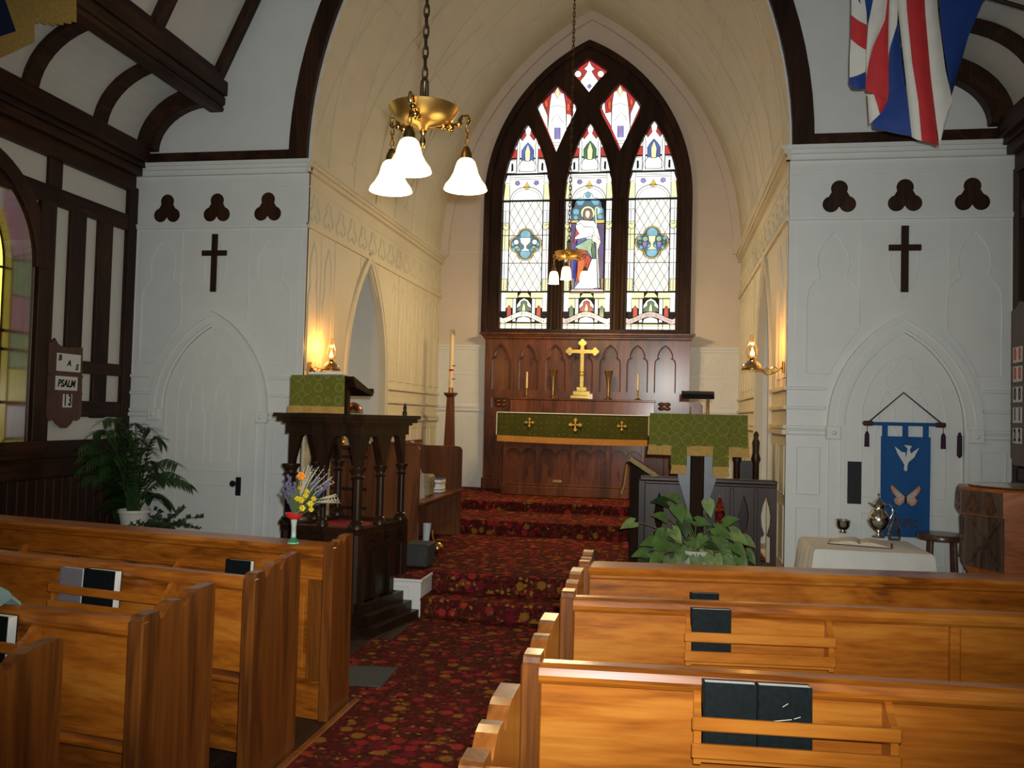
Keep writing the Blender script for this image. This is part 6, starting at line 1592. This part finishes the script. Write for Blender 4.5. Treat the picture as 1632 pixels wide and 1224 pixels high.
# carving on the facets turned to the nave
for k in range(8):
    a0, a1 = math.radians(RO+45*k), math.radians(RO+45*(k+1)); am = (a0+a1)/2; n = Vector((math.cos(am), math.sin(am), 0)); t = Vector((-math.sin(am), math.cos(am), 0)); ap = math.cos(math.radians(22.5))
    if n.y > .3: continue
    hw = (rf-.03)*math.sin(math.radians(22.5)); carved = n.x < -.35
    def fac(pts, r, d0, d1, nm, mt): 
        MB().prism(pts, lambda a, b, d: tuple(Vector((fx, fy, 0))+n*(r*ap+d)+t*a+Vector((0, 0, b))), d0, d1).build(nm, mt, fo)
    if carved:
        fac([(-hw, zf-.50), (hw, zf-.50), (hw, zf-.175), (-hw, zf-.175)], rf-.03, .0, .006, 'carved_panel', fontcarve)
        fac([(-hw-.01, zf-.165), (hw+.01, zf-.165), (hw+.01, zf-.02), (-hw-.01, zf-.02)], rf, 0, .005, 'carved_band', fontcarve)
        for s in (-1, 1):
            fac([(s*hw*.85, zf-.20), (s*hw*.62, zf-.20), (0, zf-.33), (s*hw*.62, zf-.47), (s*hw*.85, zf-.47), (s*.02, zf-.335)], rf-.03, .006, .018, 'saltire_carving', fontcarve)
            fac([(x*.45+s*hw*.45, zf-.095+z*.5) for x, z in trefoil(0, 0, .8, 6)], rf, .005, .014, 'band_carving', stoolwood)
        fac(circ(0, zf-.335, .035, 10), rf-.03, .006, .022, 'boss', fontcarve)
    else:
        m = []
        for j in range(4):
            a = math.radians(90*j+45); m.append((.022*math.cos(a), .022*math.sin(a)))
        for j in range(4):
            a = math.radians(90*j); fac(circ(.02*math.cos(a), zf-.09+.02*math.sin(a), .019, 8), rf, 0, .008, 'flower_carving', stallwood)
# ================================================================== PLANTS
def leafblade(mb, base, tip, w, droop=0, nrm=None, seg=4):
    base, tip = Vector(base), Vector(tip); d = tip-base; L_ = d.length
    side = d.cross(nrm or Vector((0, 0, 1)))
    if side.length < 1e-4: side = Vector((1, 0, 0))
    side.normalize(); vs = []
    prof = [0.25, 1, .85, .5, 0][:seg+1] if seg == 4 else [0.2, 1, 0]
    for i in range(seg+1):
        t = i/seg; c = base+d*t+Vector((0, 0, -droop*L_*t*t)); ww = w*prof[i]
        vs += [c+side*ww, c+Vector((0, 0, -.12*ww)), c-side*ww]
    fs = []
    for i in range(seg):
        for j in range(2): fs.append((i*3+j, i*3+j+1, (i+1)*3+j+1, (i+1)*3+j))
    mb.add(vs, fs)
rn = random.Random(3)
# palm on its stand
YPm = 6.86; pp = PY(214, 812, YPm); px0 = pp.x; ztop = pp.z
pstand = thing('plant_stand', (px0, YPm, 0), 'dark wooden plant stand holding the palm by the wainscot', 'plant stand')
zst = ztop-.23
MB().lathe([(.16, zst-.03), (.165, zst-.015), (.16, zst)], (px0, YPm, 0), 20).build('top', pulpitwood, pstand)
for a in (30, 120, 210, 300):
    a = math.radians(a); MB().tube([(px0+.12*math.cos(a), YPm+.12*math.sin(a), zst-.03), (px0+.14*math.cos(a), YPm+.14*math.sin(a), 0)], .016, 8).build('leg', pulpitwood, pstand)
pm = thing('potted_palm', (px0, YPm, zst), 'bushy dark green palm in a white pot beside the door', 'potted plant')
MB().lathe([(.085, 0), (.125, .20), (.135, .205), (.135, .23), (.125, .23), (.118, .20), (0, .19)], (px0, YPm, zst+.001), 26).build('pot', potwhite, pm, smooth=True)
MB().lathe([(.118, .195), (0, .20)], (px0, YPm, zst+.001), 16).build('soil', soil, pm)
tips = [(128, 712), (150, 690), (185, 668), (215, 676), (255, 700), (300, 770), (282, 738), (150, 760), (140, 735), (175, 700), (235, 715), (262, 760), (170, 790), (245, 790), (205, 720), (160, 725), (190, 745), (230, 745), (210, 770), (145, 790), (270, 800), (178, 815), (222, 700), (198, 690), (128, 745), (165, 670), (240, 685), (286, 760), (200, 760), (155, 805), (135, 760), (148, 712), (160, 745), (180, 730), (195, 780), (225, 775), (172, 765), (142, 775), (205, 705), (250, 740), (130, 725), (168, 690)]
for k, (u, v) in enumerate(tips):
    dy = (rn.uniform(-.30, .25) if u > 180 else rn.uniform(-.55, -.30)) if v < 765 else rn.uniform(.0, .22); tip = PY(u, v, YPm+dy)
    tip.x = max(tip.x, -W+.24)
    base = Vector((px0+rn.uniform(-.04, .04), YPm+rn.uniform(-.04, .04), ztop-.02)); top = Vector((lerp(base.x, tip.x, .45), lerp(base.y, tip.y, .45), max(base.z, tip.z)+.10+.08*rn.random()))
    path = [base*(1-t)**2+top*2*t*(1-t)+tip*t*t for t in [i/10 for i in range(11)]]
    m = MB().tube(path, [.006]*5+[.004]*4+[.002]*2, 5)
    for i in range(3, 11):
        c = path[i]; tg = (path[min(i+1, 10)]-path[i-1]).normalized(); sd = tg.cross(Vector((0, 0, 1))); sd = sd.normalized() if sd.length > 1e-3 else Vector((1, 0, 0))
        for s in (-1, 1):
            for o in (0, .5):
                cc = path[i-1].lerp(path[i], 1-o*.9)
                ln = .185*(1-.45*abs(i-6)/6); leafblade(m, cc, cc+(tg*.62+sd*s*.75+Vector((0, 0, -.15))).normalized()*ln, .011, .35, None, 4)
    m.build('frond', leafdark, pm)
# ivy trailing from its own pot beside the palm
ivx = ux(262, 838, 6.75); ivz = PY(262, 838, 6.75).z
ivs = thing('ivy_stand', (ivx, 6.75, 0), 'small dark stool stand under the trailing ivy', 'plant stand')
MB().lathe([(.11, ivz-.20), (.115, ivz-.18), (.11, ivz-.17)], (ivx, 6.75, 0), 16).build('top', pulpitwood, ivs)
MB().lathe([(.10, 0), (.10, .03), (.025, .06), (.025, ivz-.2)], (ivx, 6.75, 0), 12).build('pedestal', pulpitwood, ivs)
iv = thing('potted_ivy', (ivx, 6.75, ivz-.17), 'trailing ivy below the palm, reaching over the door', 'potted plant')
MB().lathe([(.06, .001), (.085, .13), (.09, .15), (.08, .15), (0, .135)], (ivx, 6.75, ivz-.17), 18).build('pot', plain('brown_pot', (.08, .04, .03), .6), iv, smooth=True)
for (u, v) in ((325, 824), (300, 838), (316, 842), (250, 812), (235, 835), (280, 820), (270, 846), (225, 848), (205, 838), (292, 812), (240, 822), (185, 845)):
    tip = PY(u, v, 6.75+rn.uniform(-.12, .1)); base = Vector((ivx, 6.75, ivz-.02)); top = base.lerp(tip, .5)+Vector((0, 0, .06))
    path = [base*(1-t)**2+top*2*t*(1-t)+tip*t*t for t in [i/9 for i in range(10)]]
    m = MB().tube(path, .0025, 4)
    for i in range(1, 10):
        for s in (-1, 1):
            c = path[i]; d = Vector((rn.uniform(-1, 1), rn.uniform(-1, .6), rn.uniform(-.4, .8))).normalized(); e = d.orthogonal().normalized(); r = rn.uniform(.018, .030)
            m.add([c, c+d*r+e*r*.9, c+d*r*.9+e*r*.35, c+d*r*1.9, c+d*r*.9-e*r*.35, c+d*r-e*r*.9], [(0, 1, 2), (0, 2, 3), (0, 3, 4), (0, 4, 5)])
    m.build('vine', leafmid, iv)
# arrowhead plant before the lectern
YAr = 6.98; ar = PY(1105, 884, YAr); zpot = ZCH+.0135
ap_ = thing('potted_arrowhead_plant', (ar.x, YAr, zpot), 'bright green arrowhead vine in a pale pot under the lectern', 'potted plant')
hh = PY(1105, 876, YAr).z-zpot
MB().lathe([(.085, 0), (.115, hh*.9), (.12, hh*.92), (.12, hh), (.11, hh), (.105, hh*.88), (0, hh*.85)], (ar.x+.02, YAr, zpot), 24).build('pot', potwhite, ap_, smooth=True)
MB().lathe([(.121, hh*.62), (.126, hh*.64), (.126, hh*1.02), (.121, hh*1.02)], (ar.x+.02, YAr, zpot), 24, None, .45).build('dark_sleeve', blackpl, ap_, smooth=True)
def bigleaf(c, d, up, L_, w, mt, par):
    """arrowhead leaf: point along d"""
    d = d.normalized(); s = d.cross(up).normalized(); nn = s.cross(d)
    q = [(0, 0, 0), (-.28, .42, -.05), (-.05, .95, -.02), (.30, .85, .03), (.65, .45, .0), (1, 0, -.12), (.65, -.45, .0), (.30, -.85, .03), (-.05, -.95, -.02), (-.28, -.42, -.05)]
    mid = [(0, 0, 0), (.33, 0, -.06), (.66, 0, -.08), (1, 0, -.12)]
    m = MB(); P_ = lambda a: c+d*(a[0]*L_)+s*(a[1]*w)+nn*(a[2]*L_)
    vs = [P_(a) for a in q]+[P_(mid[1]), P_(mid[2])]
    m.add(vs, [(0, 1, 2, 10), (2, 3, 10), (3, 4, 11, 10), (4, 5, 11), (5, 6, 11), (6, 7, 10, 11), (7, 8, 10), (8, 9, 0, 10)])
    m.build('leaf', mt, par, smooth=True, angle=80)
lv = [(1080, 795, -1, .3, 1), (1062, 800, -1, .1, 0), (1128, 800, .2, -1, 2), (1085, 815, .6, -.5, 1), (1110, 830, .9, -.2, 1), (1058, 848, -.6, -.6, 1), (1072, 845, .5, -.7, 2), (1100, 862, .8, -.4, 1), (1140, 842, .8, -.4, 1), (1165, 848, .8, -.5, 2), (1185, 858, .9, -.6, 2), (1150, 865, .3, -.9, 1), (1125, 880, .3, -.8, 2), (1140, 888, .5, -.8, 2), (1085, 885, -.2, -1, 2), (1050, 885, -.7, -.7, 1), (1030, 880, -1, -.2, 1), (1065, 870, -.8, -.1, 1), (1180, 890, .4, -.9, 1), (1190, 880, .6, -.8, 1), (1040, 890, -.9, -.4, 0), (1165, 890, -.3, -1, 1), (1010, 832, -1, -.4, 2), (1120, 855, -.4, -.7, 1), (1095, 843, -.9, .2, 1), (1155, 832, .6, .2, 1), (1045, 862, -1, -.2, 1), (1075, 868, .3, -.6, 1), (1170, 868, .5, -.5, 1), (1128, 868, .6, -.2, 0), (1055, 875, -.6, -.5, 1), (1110, 890, 0, -1, 1), (1155, 880, .4, -.8, 2), (1068, 892, -.4, -.9, 1), (1095, 875, -.3, -.8, 1), (1175, 878, .7, -.4, 0), (1145, 856, .2, -.7, 1), (1060, 825, -.7, .2, 1), (1090, 830, .1, -.8, 0), (1078, 808, .2, -.5, 1)]
for k, (u, v, du, dv, tone) in enumerate(lv):
    Yk = YAr-.16+.24*rn.random(); c = PY(u, v, Yk); d = RT*du+UP*dv+Vector((0, -.35, 0))
    if c.z < zpot+.03: c.z = zpot+.03
    b0 = Vector((ar.x+.02+rn.uniform(-.05, .05), YAr+rn.uniform(-.05, .05), zpot+hh*.85)); mid = b0.lerp(c, .55)+Vector((0, .02, .10))
    MB().tube([b0*(1-t)**2+mid*2*t*(1-t)+c*t*t for t in (0, .2, .4, .6, .8, 1)], .0035, 5).build('stalk', stemm, ap_)
    L_ = rn.uniform(.10, .145)*(1.15 if tone == 2 else 1); bigleaf(c, d, Vector((0, -.8, .6)), L_, L_*.42, (leafdark if tone == 0 else leafbr if tone == 1 else leafbr2), ap_)
# ================================================================== FLOWERS on the pew front
p = PZ(493, 858, .905); vx, vy = p.x, Y1p+.05
fv = thing('glass_vase', (vx, vy, .905), 'slim white glass vase with a red lip on the pew front', 'vase')
MB().lathe([(.030, 0), (.032, .006), (.02, .016), (.013, .03), (.013, .09), (.018, .125), (.026, .140)], (vx, vy, .9045), 18).build('stem', plain('milky_green_glass', (.50, .56, .50), .08, coat=.5, var=.2), fv, smooth=True)
MB().lathe([(.022, .130), (.042, .145), (.05, .165), (.046, .165), (.036, .15), (.0, .14)], (vx, vy, .9045), 18).build('lip', redglass, fv, smooth=True)
MB().lathe([(.034, .0), (.022, .02), (.0145, .035)], (vx, vy, .9048), 16).build('green_foot', plain('green_glass', (.03, .22, .10), .1, coat=.4), fv, smooth=True)
yellow = plain('yellow_petals', (.70, .50, .03), .7, var=.2); orange = plain('orange_petals', (.80, .26, .02), .7); lilac = plain('lavender_petals', (.14, .12, .22), .8, var=.25); straw = plain('straw_grass', (.52, .46, .34), .8, var=.15); foliage = plain('bouquet_leaves', (.10, .16, .05), .7, var=.3)
bq = thing('bouquet', (vx, vy, 1.05), 'mixed bouquet of yellow, orange and lavender flowers with pale grasses', 'flowers')
vb = Vector((vx, vy, 1.045))
def fp(u, v, dy=None): return PY(u, v, vy+(rn.uniform(-.06, .06) if dy is None else dy))
for k in range(48):
    a = rn.uniform(0, 6.28); q = fp(490+34*math.cos(a)*rn.random()**.5, 785+26*math.sin(a)*rn.random()**.5)
    m = MB(); leafblade(m, vb.lerp(q, .3), q, .016, .1); leafblade(m, vb.lerp(q, .5), q+Vector((rn.uniform(-.05, .05), 0, rn.uniform(-.02, .04))), .012, .15); m.build('leaf', foliage, bq)
for u, v, r, mt in ((480, 797, .017, yellow), (495, 803, .016, yellow), (487, 790, .014, yellow), (500, 795, .013, yellow), (474, 795, .014, yellow), (482, 810, .016, yellow), (496, 812, .013, yellow), (489, 783, .012, yellow), (480, 759, .022, orange), (478, 778, .010, orange)):
    q = fp(u, v, -.05); m = MB()
    for j in range(6):
        a = j*math.pi/3; m.ball(q+Vector((r*.62*math.cos(a), -.004*(j % 2), r*.62*math.sin(a))), (r*.55, r*.4, r*.55), 6, 4)
    m.ball(q, r*.6, 6, 4); m.build('bloom', mt, bq, smooth=True); MB().tube([vb, q], .002, 4).build('stalk', stemm, bq)
for u, v in ((455, 770), (460, 758), (452, 780), (458, 792), (500, 768), (508, 762), (523, 772), (525, 765), (515, 780), (505, 775), (463, 775), (470, 770)):
    q = fp(u, v); b = vb.lerp(q, .6); m = MB().tube([vb, b, q], .002, 4)
    for j in range(9): m.ball(b.lerp(q, .2+.8*j/8)+Vector((rn.uniform(-.006, .006), rn.uniform(-.006, .006), 0)), .0085, 5, 3)
    m.build('lavender_spike', lilac, bq)
for k in range(22):
    a = math.radians(rn.uniform(-25, 120)); R_ = rn.uniform(34, 48); u, v = 500+R_*math.cos(a)*.95, 785-R_*math.sin(a)
    q = fp(u, v); c = vb.lerp(q, .55)+Vector((0, 0, .03)); m = MB().tube([vb, c, q+Vector((0, 0, -.01 if a < .6 else 0))], [.0015, .003, .001], 4)
    for j in range(5): m.ball(c.lerp(q, .3+.6*j/4), .004, 4, 3)
    m.build('grass_plume', straw, bq)
